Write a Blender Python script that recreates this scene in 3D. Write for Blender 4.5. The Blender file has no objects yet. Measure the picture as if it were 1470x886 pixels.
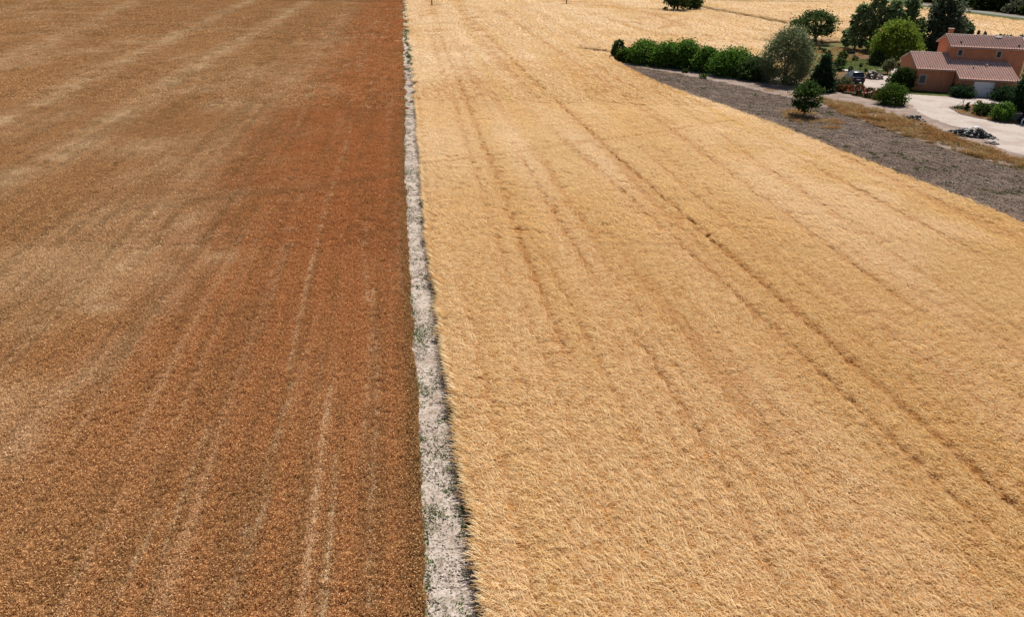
import bpy, bmesh, math, random
import numpy as np
from mathutils import Vector, Matrix
from mathutils.geometry import tessellate_polygon

S = bpy.context.scene
COL = S.collection
R = math.radians

# ------------------------------------------------------------------ camera
FPX, HORIZON, CAM_H, ROLL = 1080.0, -72.0, 17.5, 0.022
PITCH = math.atan((443 - HORIZON) / FPX)
cam_data = bpy.data.cameras.new('camera')
cam = bpy.data.objects.new('camera', cam_data)
COL.objects.link(cam)
cam_data.sensor_width = 36
cam_data.lens = 36 * FPX / 1470
cam_data.clip_start = 0.5
cam_data.clip_end = 6000
cam.matrix_world = (Matrix.Translation((0, 0, CAM_H)) @ Matrix.Rotation(math.pi / 2 - PITCH, 4, 'X')
                    @ Matrix.Rotation(ROLL, 4, 'Z'))
S.camera = cam

# ------------------------------------------------------------------ sky, sun, exposure
SUN_AZ, SUN_EL = math.atan2(0.42, 0.9), R(56)
world = bpy.data.worlds.new('World')
S.world = world
world.use_nodes = True
wn = world.node_tree
sky = wn.nodes.new('ShaderNodeTexSky')
sky.sky_type = 'NISHITA'
sky.sun_disc = False
sky.sun_elevation = SUN_EL
sky.sun_rotation = SUN_AZ
wn.links.new(sky.outputs[0], wn.nodes['Background'].inputs[0])
wn.nodes['Background'].inputs[1].default_value = 0.05
sl = bpy.data.lights.new('sun', 'SUN')
sl.energy = 4.8
sl.angle = R(0.5)
sl.color = (1.0, 0.95, 0.87)
sun = bpy.data.objects.new('sun', sl)
COL.objects.link(sun)
sd = Vector((math.sin(SUN_AZ) * math.cos(SUN_EL), math.cos(SUN_AZ) * math.cos(SUN_EL), math.sin(SUN_EL)))
sun.rotation_euler = sd.to_track_quat('Z', 'Y').to_euler()
sun.location = (0, 0, 60)
S.view_settings.view_transform = 'Standard'
S.view_settings.look = 'None'
S.view_settings.gamma = 1
S.view_settings.exposure = 0.6
S.cycles.max_bounces = 6
S.cycles.diffuse_bounces = 3
S.cycles.transparent_max_bounces = 4

# ------------------------------------------------------------------ ground coordinates
_c, _s, _cr, _sr = math.cos(PITCH), math.sin(PITCH), math.cos(ROLL), math.sin(ROLL)

def P(x, y, z=0.0):
    """ground position seen at a pixel of the 1470 x 886 photograph"""
    a, b = x - 735, y - 443
    u, v = (a * _cr + b * _sr) / FPX, (a * _sr - b * _cr) / FPX
    dz = -_s + v * _c
    t = (z - CAM_H) / dz
    return (u * t, (_c + v * _s) * t)

def pxm(X, Y, Z=0.0):
    return FPX / (Y * _c - (Z - CAM_H) * _s)

def top_z(X, Y, ytop):
    """height whose image row is ytop, above ground point X, Y"""
    lo, hi = -1.0, 60.0
    for _ in range(40):
        m = (lo + hi) / 2
        q = Y * _c - (m - CAM_H) * _s
        x, y = FPX * X / q, -FPX * (Y * _s + (m - CAM_H) * _c) / q
        if 443 + x * _sr + y * _cr > ytop: lo = m
        else: hi = m
    return lo

# ------------------------------------------------------------------ numpy noise and distances
def _hash(ix, iy, seed):
    h = (ix.astype(np.int64) * 374761393 + iy.astype(np.int64) * 668265263 + seed * 1274126177) & 0xFFFFFFFF
    h = ((h ^ (h >> 13)) * 1274126177) & 0xFFFFFFFF
    return ((h ^ (h >> 16)) & 0xFFFF) / 65535.0

def vnoise(x, y, seed=0):
    x0, y0 = np.floor(x), np.floor(y)
    fx, fy = x - x0, y - y0
    fx, fy = fx * fx * (3 - 2 * fx), fy * fy * (3 - 2 * fy)
    a, b = _hash(x0, y0, seed), _hash(x0 + 1, y0, seed)
    c, d = _hash(x0, y0 + 1, seed), _hash(x0 + 1, y0 + 1, seed)
    return (a * (1 - fx) + b * fx) * (1 - fy) + (c * (1 - fx) + d * fx) * fy

def fbm(x, y, scale, seed=0, oct=3):
    r, amp, tot = 0, 1.0, 0
    for k in range(oct):
        r = r + amp * vnoise(x / scale * 2 ** k, y / scale * 2 ** k, seed + k * 17)
        tot += amp
        amp *= 0.5
    return r / tot

def dist_line(x, y, pts):
    d = np.full(x.shape, 1e9)
    for (ax, ay), (bx, by) in zip(pts[:-1], pts[1:]):
        vx, vy = bx - ax, by - ay
        t = np.clip(((x - ax) * vx + (y - ay) * vy) / (vx * vx + vy * vy + 1e-9), 0, 1)
        d = np.minimum(d, np.hypot(x - ax - t * vx, y - ay - t * vy))
    return d

def in_poly(x, y, poly):
    r = np.zeros(x.shape, bool)
    n = len(poly)
    for i in range(n):
        (ax, ay), (bx, by) = poly[i], poly[(i + 1) % n]
        c = ((ay > y) != (by > y))
        r ^= c & (x < (bx - ax) * (y - ay) / (by - ay + 1e-12) + ax)
    return r

def px(*pts): return [P(*p) for p in pts]

def sstep(a, b, x):
    t = np.clip((x - a) / (b - a), 0, 1)
    return t * t * (3 - 2 * t)

# ------------------------------------------------------------------ materials
def new_mat(name):
    m = bpy.data.materials.new(name)
    m.use_nodes = True
    m.node_tree.nodes.clear()
    return m, m.node_tree

class NT:
    def __init__(s, name):
        s.m, s.t = new_mat(name)
        s.out = s.n('ShaderNodeOutputMaterial')
    def n(s, typ, **kw):
        nd = s.t.nodes.new(typ)
        for k, v in kw.items(): setattr(nd, k, v)
        return nd
    def l(s, a, b): s.t.links.new(a, b)
    def attr(s, name, typ='GEOMETRY'):
        return s.n('ShaderNodeAttribute', attribute_name=name, attribute_type=typ).outputs['Fac']
    def pos(s): return s.n('ShaderNodeNewGeometry').outputs['Position']
    def objpos(s): return s.n('ShaderNodeTexCoord').outputs['Object']
    def noise(s, vec, scale, detail=4, rough=0.55, stretch=None):
        if stretch:
            mp = s.n('ShaderNodeMapping')
            mp.inputs['Scale'].default_value = stretch
            s.l(vec, mp.inputs[0]); vec = mp.outputs[0]
        t = s.n('ShaderNodeTexNoise')
        t.inputs['Scale'].default_value = scale
        t.inputs['Detail'].default_value = detail
        t.inputs['Roughness'].default_value = rough
        s.l(vec, t.inputs['Vector'])
        return t.outputs[0]
    def ramp(s, fac, stops):
        r = s.n('ShaderNodeValToRGB')
        e = r.color_ramp.elements
        while len(e) < len(stops): e.new(0.5)
        for el, (p, c) in zip(e, stops):
            el.position = p
            el.color = (*c, 1)
        s.l(fac, r.inputs[0])
        return r.outputs[0]
    def mix(s, fac, a, b, mode='MIX'):
        m = s.n('ShaderNodeMix', data_type='RGBA', blend_type=mode)
        if isinstance(fac, (int, float)): m.inputs[0].default_value = fac
        else: s.l(fac, m.inputs[0])
        for i, v in ((6, a), (7, b)):
            if isinstance(v, tuple): m.inputs[i].default_value = (*v, 1)
            else: s.l(v, m.inputs[i])
        return m.outputs[2]
    def maprange(s, v, a, b, c=0.0, d=1.0):
        m = s.n('ShaderNodeMapRange')
        s.l(v, m.inputs[0])
        for i, q in enumerate((a, b, c, d)): m.inputs[i + 1].default_value = q
        return m.outputs[0]
    def math(s, op, a, b):
        m = s.n('ShaderNodeMath', operation=op)
        for i, v in enumerate((a, b)):
            if isinstance(v, (int, float)): m.inputs[i].default_value = v
            else: s.l(v, m.inputs[i])
        return m.outputs[0]
    def bump(s, h, strength=0.5, dist=0.05):
        b = s.n('ShaderNodeBump')
        b.inputs['Strength'].default_value = strength
        b.inputs['Distance'].default_value = dist
        s.l(h, b.inputs['Height'])
        return b.outputs[0]
    def principled(s, color, rough=0.9, normal=None, spec=0.3, metal=0.0):
        p = s.n('ShaderNodeBsdfPrincipled')
        if isinstance(color, tuple): p.inputs['Base Color'].default_value = (*color, 1)
        else: s.l(color, p.inputs['Base Color'])
        p.inputs['Roughness'].default_value = rough
        p.inputs['Specular IOR Level'].default_value = spec
        p.inputs['Metallic'].default_value = metal
        if normal: s.l(normal, p.inputs['Normal'])
        s.l(p.outputs[0], s.out.inputs[0])
        return s.m
    def leaf(s, color, trans=0.35, tcol=None):
        d = s.n('ShaderNodeBsdfDiffuse'); t = s.n('ShaderNodeBsdfTranslucent'); m = s.n('ShaderNodeMixShader')
        s.l(color, d.inputs[0]); s.l(tcol or color, t.inputs[0])
        m.inputs[0].default_value = trans
        s.l(d.outputs[0], m.inputs[1]); s.l(t.outputs[0], m.inputs[2])
        s.l(m.outputs[0], s.out.inputs[0])
        return s.m

def ground_mat(name, stops, scale, fine=14.0, bump=0.6, bdist=0.05, stretch=None, rough=0.95):
    t = NT(name)
    p = t.pos()
    a = t.noise(p, scale, 6, 0.65, stretch)
    b = t.noise(p, fine, 3, 0.7)
    f = t.math('ADD', t.math('MULTIPLY', a, 0.6), t.math('MULTIPLY', b, 0.4))
    c = t.ramp(f, stops)
    return t.principled(c, rough, t.bump(b, bump, bdist), 0.1)

def plain_mat(name, col, var=0.25, scale=3.0, rough=0.7, spec=0.3, metal=0.0, bump=0.0):
    t = NT(name)
    a = t.noise(t.objpos(), scale, 5, 0.6)
    lo, hi = tuple(x * (1 - var) for x in col), tuple(min(1, x * (1 + var)) for x in col)
    c = t.ramp(a, [(0.3, lo), (0.7, hi)])
    return t.principled(c, rough, t.bump(a, bump, 0.02) if bump else None, spec, metal)

def leaf_mat(name, dark, light, trans=0.42):
    t = NT(name)
    c = t.mix(t.attr('shade'), dark, light)
    return t.leaf(c, trans)

# ------------------------------------------------------------------ mesh helpers
def link(name, me, mats=(), parent=None, loc=None, rotz=None):
    o = bpy.data.objects.new(name, me)
    COL.objects.link(o)
    if me is not None:
        for m in mats: me.materials.append(m)
    if parent: o.parent = parent
    if loc is not None: o.location = loc
    if rotz is not None: o.rotation_euler.z = rotz
    return o

def tag(o, label=None, cat=None, group=None, kind=None):
    if label: o['label'] = label
    if cat: o['category'] = cat
    if group: o['group'] = group
    if kind: o['kind'] = kind
    return o

def np_mesh(name, V, F, shade=None, smooth=False):
    """V (n,3), F (m,k) equal sized faces; shade per vertex"""
    me = bpy.data.meshes.new(name)
    V = np.asarray(V, np.float32); F = np.asarray(F, np.int32)
    me.vertices.add(len(V)); me.vertices.foreach_set('co', V.ravel())
    k = F.shape[1]
    me.loops.add(F.size); me.loops.foreach_set('vertex_index', F.ravel())
    me.polygons.add(len(F)); me.polygons.foreach_set('loop_start', np.arange(0, F.size, k, dtype=np.int32))
    if smooth: me.polygons.foreach_set('use_smooth', np.ones(len(F), bool))
    if shade is not None:
        a = me.attributes.new('shade', 'FLOAT', 'POINT'); a.data.foreach_set('value', np.asarray(shade, np.float32))
    me.update(calc_edges=True)
    return me

class MB:
    """collects shapes that belong to ONE part"""
    def __init__(s): s.bm = bmesh.new()
    def poly(s, pts):
        s.bm.faces.new([s.bm.verts.new(p) for p in pts]); return s
    def box(s, c, d, rot=None, bevel=0.0):
        hx, hy, hz = d[0] / 2, d[1] / 2, d[2] / 2
        M = Matrix.Translation(c) @ (rot or Matrix.Identity(4))
        vs = [s.bm.verts.new(M @ Vector((x * hx, y * hy, z * hz))) for x in (-1, 1) for y in (-1, 1) for z in (-1, 1)]
        fs = [s.bm.faces.new([vs[i] for i in q]) for q in ((0, 1, 3, 2), (4, 6, 7, 5), (0, 4, 5, 1), (2, 3, 7, 6), (0, 2, 6, 4), (1, 5, 7, 3))]
        if bevel:
            es = list({e for f in fs for e in f.edges})
            bmesh.ops.bevel(s.bm, geom=es, offset=bevel, segments=2, affect='EDGES', profile=0.5)
        return s
    def tube(s, pts, radii, n=7, cap=True):
        rings = []
        for i, p in enumerate(pts):
            p = Vector(p)
            d = Vector(pts[min(i + 1, len(pts) - 1)]) - Vector(pts[max(i - 1, 0)])
            q = d.to_track_quat('Z', 'Y')
            r = radii[i] if hasattr(radii, '__len__') else radii
            rings.append([s.bm.verts.new(p + q @ Vector((math.cos(2 * math.pi * k / n) * r, math.sin(2 * math.pi * k / n) * r, 0))) for k in range(n)])
        for a, b in zip(rings[:-1], rings[1:]):
            for k in range(n):
                s.bm.faces.new((a[k], a[(k + 1) % n], b[(k + 1) % n], b[k]))
        if cap:
            s.bm.faces.new(rings[0][::-1]); s.bm.faces.new(rings[-1])
        return s
    def loft(s, sections, cap=True):
        rings = [[s.bm.verts.new(p) for p in sec] for sec in sections]
        n = len(rings[0])
        for a, b in zip(rings[:-1], rings[1:]):
            for k in range(n): s.bm.faces.new((a[k], a[(k + 1) % n], b[(k + 1) % n], b[k]))
        if cap: s.bm.faces.new(rings[0][::-1]); s.bm.faces.new(rings[-1])
        return s
    def prism(s, prof, a0, a1):
        """profile in (b, z) swept along local x"""
        return s.loft([[(a, b, z) for b, z in prof] for a in (a0, a1)])
    def rock(s, c, r, rng, sq=0.7):
        g = bmesh.ops.create_icosphere(s.bm, subdivisions=1, radius=1)
        k = Vector((rng.uniform(.7, 1.3), rng.uniform(.7, 1.3), rng.uniform(.5, 1) * sq)) * r
        q = Matrix.Rotation(rng.uniform(0, 6.3), 3, 'Z')
        for v in g['verts']:
            j = rng.uniform(.8, 1.2)
            v.co = Vector(c) + q @ Vector((v.co.x * k.x * j, v.co.y * k.y * j, v.co.z * k.z * j))
        return s
    def build(s, name, mat, parent=None, loc=None, rotz=None, smooth=False):
        bmesh.ops.recalc_face_normals(s.bm, faces=s.bm.faces)
        me = bpy.data.meshes.new(name)
        s.bm.to_mesh(me); s.bm.free()
        if smooth:
            for p in me.polygons: p.use_smooth = True
        return link(name, me, [mat], parent, loc, rotz)

def densify(poly, step, amp, seed):
    out, rng = [], random.Random(seed)
    n = len(poly)
    for i in range(n):
        a, b = Vector((*poly[i], 0)), Vector((*poly[(i + 1) % n], 0))
        k = max(1, int((b - a).length / step))
        nrm = Vector((-(b - a).y, (b - a).x, 0)).normalized()
        for j in range(k):
            p = a.lerp(b, j / k) + nrm * (rng.uniform(-amp, amp))
            out.append((p.x, p.y))
    return out

def sheet(name, poly, z, mat, step=1.2, amp=0.15, seed=1, kind='structure'):
    pts = densify(poly, step, amp, seed)
    v3 = [Vector((x, y, z)) for x, y in pts]
    me = bpy.data.meshes.new(name)
    me.from_pydata(v3, [], [t for t in tessellate_polygon([v3])])
    me.update()
    bm = bmesh.new(); bm.from_mesh(me)
    bmesh.ops.recalc_face_normals(bm, faces=bm.faces)
    for f in bm.faces:
        if f.normal.z < 0: f.normal_flip()
    bm.to_mesh(me); bm.free()
    return tag(link(name, me, [mat]), kind=kind)

def instancer(name, srcs):
    """geometry nodes: put the source patches on the loose points of the object's own mesh (attribute is_pt)"""
    c = bpy.data.collections.new(name + ' patches')
    for i, (me, mat) in enumerate(srcs):
        o = bpy.data.objects.new('%s_patch_%02d' % (name, i), me)
        if mat: me.materials.append(mat)
        c.objects.link(o)
    ng = bpy.data.node_groups.new(name, 'GeometryNodeTree')
    ng.interface.new_socket('Geometry', in_out='INPUT', socket_type='NodeSocketGeometry')
    ng.interface.new_socket('Geometry', in_out='OUTPUT', socket_type='NodeSocketGeometry')
    N = ng.nodes.new
    gi, go = N('NodeGroupInput'), N('NodeGroupOutput')
    ci = N('GeometryNodeCollectionInfo')
    ci.inputs['Collection'].default_value = c
    ci.inputs['Separate Children'].default_value = True
    ci.inputs['Reset Children'].default_value = True
    iop = N('GeometryNodeInstanceOnPoints'); iop.inputs['Pick Instance'].default_value = True
    def at(nm, typ):
        a = N('GeometryNodeInputNamedAttribute'); a.data_type = typ; a.inputs[0].default_value = nm
        return a.outputs[0]
    L = ng.links.new
    L(gi.outputs[0], iop.inputs['Points'])
    L(at('is_pt', 'BOOLEAN'), iop.inputs['Selection'])
    L(ci.outputs[0], iop.inputs['Instance'])
    L(at('vi', 'INT'), iop.inputs['Instance Index'])
    e2r = N('FunctionNodeEulerToRotation')
    L(at('rot', 'FLOAT_VECTOR'), e2r.inputs[0])
    L(e2r.outputs[0], iop.inputs['Rotation'])
    L(at('scl', 'FLOAT'), iop.inputs['Scale'])
    j = N('GeometryNodeJoinGeometry')
    L(iop.outputs[0], j.inputs[0]); L(gi.outputs[0], j.inputs[0])
    L(j.outputs[0], go.inputs[0])
    return ng

def scatter_object(name, base, pts, vi, rotz, scl, attrs, srcs, mat=None, tilt=None):
    """base = (V, F, attr dict) surface in the same object, or None; pts (n,3)"""
    n = len(pts)
    if base: BV, BF, BA = base
    else: BV, BF, BA = np.zeros((0, 3)), np.zeros((0, 4), int), {}
    nb = len(BV)
    me = bpy.data.meshes.new(name)
    V = np.concatenate([BV, pts]).astype(np.float32)
    me.vertices.add(len(V)); me.vertices.foreach_set('co', V.ravel())
    if len(BF):
        F = np.asarray(BF, np.int32); k = F.shape[1]
        me.loops.add(F.size); me.loops.foreach_set('vertex_index', F.ravel())
        me.polygons.add(len(F)); me.polygons.foreach_set('loop_start', np.arange(0, F.size, k, dtype=np.int32))
        me.polygons.foreach_set('use_smooth', np.ones(len(F), bool))
    def put(nm, typ, arr, field='value'):
        a = me.attributes.new(nm, typ, 'POINT'); a.data.foreach_set(field, arr)
    put('is_pt', 'BOOLEAN', np.r_[np.zeros(nb, bool), np.ones(n, bool)])
    put('vi', 'INT', np.r_[np.zeros(nb), vi].astype(np.int32))
    rv = np.zeros((nb + n, 3), np.float32); rv[nb:, 2] = rotz
    if tilt is not None: rv[nb:, :2] = tilt
    put('rot', 'FLOAT_VECTOR', rv.ravel(), 'vector')
    put('scl', 'FLOAT', np.r_[np.ones(nb), scl].astype(np.float32))
    for k_, v in attrs.items():
        put(k_, 'FLOAT', np.r_[BA.get(k_, np.zeros(nb)), v].astype(np.float32))
    me.update(calc_edges=True)
    o = link(name, me, [mat] if mat else [])
    md = o.modifiers.new('crop', 'NODES'); md.node_group = instancer(name, srcs)
    return o

# ------------------------------------------------------------------ plants: patches of blades
def blades(n, size, length, width, lean, spread, rng, zjit=0.06, segs=3, up=0.35, lenvar=0.3):
    """n curved ribbons on a size x size patch, nodding towards angle lean (radians)"""
    bx, by = rng.uniform(-size / 2, size / 2, n), rng.uniform(-size / 2, size / 2, n)
    ang = lean + rng.normal(0, spread, n)
    Ln = length * rng.uniform(1 - lenvar, 1 + lenvar, n)
    el0, el1 = rng.normal(1.0, 0.2, n) * up * 2.6, rng.normal(-0.15, 0.3, n)
    x, y, z = bx.copy(), by.copy(), rng.uniform(-zjit, zjit, n) - 0.05
    ca, sa = np.cos(ang), np.sin(ang)
    tw = rng.uniform(-0.9, 0.9, n)
    V = []
    for k in range(segs + 1):
        w = width * (1 - 0.75 * abs(k / segs - 0.45)) * 0.5 * rng.uniform(.8, 1.2, n)
        ox, oy, oz = -sa * w * np.cos(tw), ca * w * np.cos(tw), w * np.sin(tw)
        V.append(np.stack([x - ox, y - oy, z - oz], 1)); V.append(np.stack([x + ox, y + oy, z + oz], 1))
        if k < segs:
            el = el0 + (el1 - el0) * (k + 0.5) / segs
            st = Ln / segs
            x = x + ca * np.cos(el) * st; y = y + sa * np.cos(el) * st; z = z + np.sin(el) * st
    V = np.stack(V, 1)                                     # n, 2(segs+1), 3
    m = 2 * (segs + 1)
    base = (np.arange(n) * m)[:, None]
    F = np.concatenate([base + np.array([[2 * k, 2 * k + 1, 2 * k + 3, 2 * k + 2]]) for k in range(segs)], 0)
    sh = np.repeat(rng.uniform(0, 1, n), m)
    return V.reshape(-1, 3), F, sh

def flecks(n, size, w, l, h, rng):
    """n small leaf-like quads in a layer of height h"""
    c = np.stack([rng.uniform(-size / 2, size / 2, n), rng.uniform(-size / 2, size / 2, n), rng.uniform(-.05, h, n)], 1)
    d = rng.normal(0, 1, (n, 3)); d[:, 2] = np.abs(d[:, 2]) * .9 + .15
    d /= np.linalg.norm(d, axis=1)[:, None]
    u = np.cross(d, rng.normal(0, 1, (n, 3))); u /= np.linalg.norm(u, axis=1)[:, None] + 1e-9
    W = (w * rng.uniform(.6, 1.5, n) / 2)[:, None]; L = (l * rng.uniform(.6, 1.5, n) / 2)[:, None]
    V = np.stack([c - d * L, c - u * W, c + d * L, c + u * W], 1)
    F = np.arange(4 * n).reshape(-1, 4)
    return V.reshape(-1, 3), F, np.repeat(rng.uniform(0, 1, n), 4)

# ================================================================== GROUND
M_dry = ground_mat('dry ground', [(0.3, (.05, .038, .014)), (0.5, (.10, .066, .026)), (0.7, (.16, .11, .05))], 0.35, 5)
gb = MB(); gb.poly([(-3000, -300, 0), (3000, -300, 0), (3000, 5000, 0), (-3000, 5000, 0)])
tag(gb.build('ground', M_dry), kind='structure')

# ---- borders (ground positions read off the photograph)
PATH_L = px((616, 960), (613, 886), (608, 760), (602, 650), (598, 560), (592, 460), (586, 370), (583, 300), (580, 240), (581, 160), (580, 110), (578, 60), (579, 30), (577, 0), (576.5, -20))
PATH_R = px((696, 960), (687, 886), (672, 780), (656, 660), (641, 560), (628, 450), (617, 380), (609, 300), (606, 240), (600, 170), (594, 110), (588, 60), (585.5, 30), (584, 0), (582, -20))
PATH_L = [(PATH_L[0][0] + .4, -5)] + PATH_L
PATH_R = [(PATH_R[0][0] + .6, -5)] + PATH_R
WHEAT_R = [P(x, y, .6) for x, y in ((1700, 425), (1560, 355), (1470, 319), (1400, 291), (1300, 252), (1200, 213), (1110, 177), (1064, 160), (1013, 143), (962, 125), (928, 110), (885, 88))]
VERGE = px((1800, 85), (1560, 46), (1470, 33), (1400, 23), (1310, 10.5), (1180, -8), (1100, -20))

def xof(line, Y):
    ys = np.array([p[1] for p in line]); xs = np.array([p[0] for p in line])
    o = np.argsort(ys)
    return np.interp(Y, ys[o], xs[o])

# ---- chalk path
M_chalk = NT('chalk path')
p_ = M_chalk.pos()
n1, n2, n3 = M_chalk.noise(p_, 7.0, 5, .7), M_chalk.noise(p_, 0.5, 3, .5), M_chalk.noise(p_, 22.0, 2, .6)
col = M_chalk.ramp(n1, [(.34, (.10, .075, .055)), (.42, (.28, .23, .19)), (.52, (.42, .355, .305)), (.75, (.50, .43, .375))])
n4 = M_chalk.noise(p_, 2.6, 4, .65)
col = M_chalk.mix(M_chalk.maprange(n4, .50, .66, 0, .75), col, (.19, .145, .11))
col = M_chalk.mix(M_chalk.maprange(n2, .5, .72, 0, .6), col, (.24, .175, .13))
M_chalk = M_chalk.principled(col, .95, M_chalk.bump(n3, .8, .05), .1)

def ribbon_sheet(name, L, Rr, z, mat, y0, y1, n, jit, seed):
    Y = y0 * (y1 / y0) ** np.linspace(0, 1, n) if y0 > 0 else np.linspace(y0, y1, n)
    xl = xof(L, Y) + (vnoise(Y * 1.7, Y * 0, seed) - .5) * jit
    xr = xof(Rr, Y) + (vnoise(Y * 1.7, Y * 0 + 9, seed) - .5) * jit
    V = np.concatenate([np.stack([xl, Y, 0 * Y + z], 1), np.stack([xr, Y, 0 * Y + z], 1)])
    i = np.arange(n - 1)
    F = np.stack([i, i + n, i + n + 1, i + 1], 1)
    return tag(link(name, np_mesh(name, V, F), [mat]), kind='structure')
Lw = [(x - .55, y) for x, y in PATH_L]; Rw = [(x + .5, y) for x, y in PATH_R]
ribbon_sheet('path', Lw, Rw, 0.012, M_chalk, 5, 420, 400, .1, 3)

rng = np.random.default_rng(7)
# ---- left field: low red-brown crop
RED_LINES = [px((475, 565), (462, 652), (449, 761), (435, 879), (424, 960)), px((388, 709), (379, 744), (340, 848), (318, 900)), px((483, 657), (470, 848), (466, 900)),
             px((231, 744), (209, 796), (160, 886)), px((505, 170), (498, 207), (471, 291), (444, 403), (430, 464), (416, 540)), px((525, 322), (525, 383), (528, 440)), px((535, 420), (542, 495), (540, 600)),
             px((540, 600), (535, 720), (530, 880)), px((300, 620), (250, 760), (215, 880)), px((560, 5), (540, 100), (528, 160)), px((548, 5), (512, 110)), px((420, 560), (395, 650), (350, 780))]
RED_W = [.24, .22, .16, .2, .24, .16, .15, .12, .16, .22, .25, .14]
BANDS = [(px((-160, 240), (0, 178), (59, 150), (158, 99), (276, 43), (355, 4), (390, -14)), 2.2, .9), (px((-120, 330), (0, 265), (79, 237), (237, 126), (335, 67), (434, 8), (465, -14)), 2.2, .95),
         (px((-100, 140), (0, 91), (51, 71), (158, 20), (197, 0), (240, -20)), 2.4, .75), (px((160, 380), (252, 292), (343, 178), (434, 103), (505, 12)), 2.0, .5),
         (px((-60, 40), (0, 18), (60, 0)), 3.0, .6), (px((60, 470), (140, 425), (230, 350), (300, 300)), 1.3, .7), (px((0, 690), (60, 600), (200, 480), (300, 380)), .9, .45)]
DARKS = [(px((250, 300), (330, 285), (430, 278), (520, 265), (590, 248)), .8, .42), (px((400, 2), (580, 3)), 3.0, .9), (px((540, 12), (582, 14)), 2.0, .7), (px((480, 140), (520, 180), (575, 120)), 1.5, .4)]

def red_tone(x, y):
    left = xof(PATH_L, y) - x                                  # metres from the path
    red = 1 - sstep(5, 22, left + (fbm(x, y, 6, 5) - .5) * 9)
    red = red * (.5 + .5 * sstep(16, 48, y))
    pale = np.zeros(x.shape)
    for (ln, w, a) in BANDS:
        pale = np.maximum(pale, a * np.exp(-(dist_line(x, y, ln) / w) ** 2) * np.clip(1.9 * fbm(x, y, 2.6, 31) - .25, 0, 1.15))
    pale = np.maximum(pale, .42 * sstep(.5, .85, fbm(x, y * .7, 7, 77)) * sstep(4, 12, left))
    for ln, w in zip(RED_LINES, RED_W):
        pale = np.maximum(pale, .8 * np.exp(-(dist_line(x, y, ln) / (w * .46)) ** 2) * np.clip(.1 + 1.3 * vnoise(left / .15, y / 2.6, 41), 0, 1))
    for qx, qy, rad, a in ((132, 428, 1.0, .9), (152, 445, .8, .8), (118, 415, .7, .7), (262, 362, 1.0, .6), (285, 345, 1.1, .55), (300, 375, 1.0, .45), (115, 212, 2.2, .8), (200, 215, 2.4, .65), (255, 232, 1.8, .6), (200, 62, 3, .7), (130, 75, 3, .6), (40, 80, 4, .6), (355, 178, 1.5, .5), (110, 40, 5, .55), (320, 225, 1.3, .45)):
        cx_, cy_ = P(qx, qy); pale = np.maximum(pale, a * np.exp(-(((x - cx_) / rad / 1.5) ** 2 + ((y - cy_) / rad / 1.3) ** 2)) * np.clip(2.0 * fbm(x, y, 1.3, 33) - .2, 0, 1.2))
    row = vnoise(left / .21, y / 14, 8) * .6 + vnoise(left / .7, y / 40, 10) * .4
    pale = pale + .42 * sstep(.56, .85, row) * sstep(.1, .4, left) * (.4 + .8 * fbm(x, y, 9, 9)) * (1 - .7 * sstep(8, 20, left))
    dark = np.zeros(x.shape)
    for (ln, w, a) in DARKS:
        dark = np.maximum(dark, a * np.exp(-(dist_line(x, y, ln) / w) ** 2) * (.2 + fbm(x, y, 3, 51)))
    dark = np.maximum(dark, .32 * sstep(.5, .8, vnoise(left / .35, y / 18, 88) * .6 + .4 * fbm(x, y, 3.5, 89)))
    dark = np.maximum(dark, .38 * sstep(.58, .85, vnoise(left / .17, y / 16, 87)))
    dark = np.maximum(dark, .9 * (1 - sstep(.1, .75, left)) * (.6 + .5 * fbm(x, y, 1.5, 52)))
    return red, np.clip(pale, 0, 1), np.clip(dark, 0, 1), left

def red_colour(t, fleck):
    sh = t.attr('shade') if fleck else None
    src = 'INSTANCER' if fleck else 'GEOMETRY'
    red, pale, dark = (t.attr(k, src) for k in ('red', 'pale', 'dark'))
    if fleck:
        a = t.ramp(sh, [(0, (.28, .145, .060)), (.3, (.46, .25, .105)), (.7, (.60, .35, .155)), (1, (.76, .52, .28))])
        b = t.ramp(sh, [(0, (.29, .115, .042)), (.35, (.49, .205, .076)), (.75, (.62, .285, .112)), (1, (.75, .45, .21))])
        p = t.ramp(sh, [(0, (.44, .29, .155)), (.5, (.69, .50, .30)), (1, (.84, .68, .47))])
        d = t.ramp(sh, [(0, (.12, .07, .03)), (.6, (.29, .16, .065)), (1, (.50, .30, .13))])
    else:
        n = t.noise(t.pos(), 9, 4, .7)
        a = t.ramp(n, [(.35, (.16, .085, .035)), (.65, (.36, .19, .08))])
        b = t.ramp(n, [(.35, (.14, .058, .024)), (.65, (.32, .135, .055))])
        p = t.ramp(n, [(.35, (.34, .23, .13)), (.65, (.55, .40, .24))])
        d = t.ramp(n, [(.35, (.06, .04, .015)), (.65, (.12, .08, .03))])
    c = t.mix(red, a, b)
    c = t.mix(pale, c, p)
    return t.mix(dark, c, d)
t = NT('red crop floor'); M_redfloor = t.principled(red_colour(t, False), .95, t.bump(t.noise(t.pos(), 12, 3, .7), .8, .06), .05)
t = NT('red crop'); M_redcrop = t.leaf(red_colour(t, True), .3)

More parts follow.
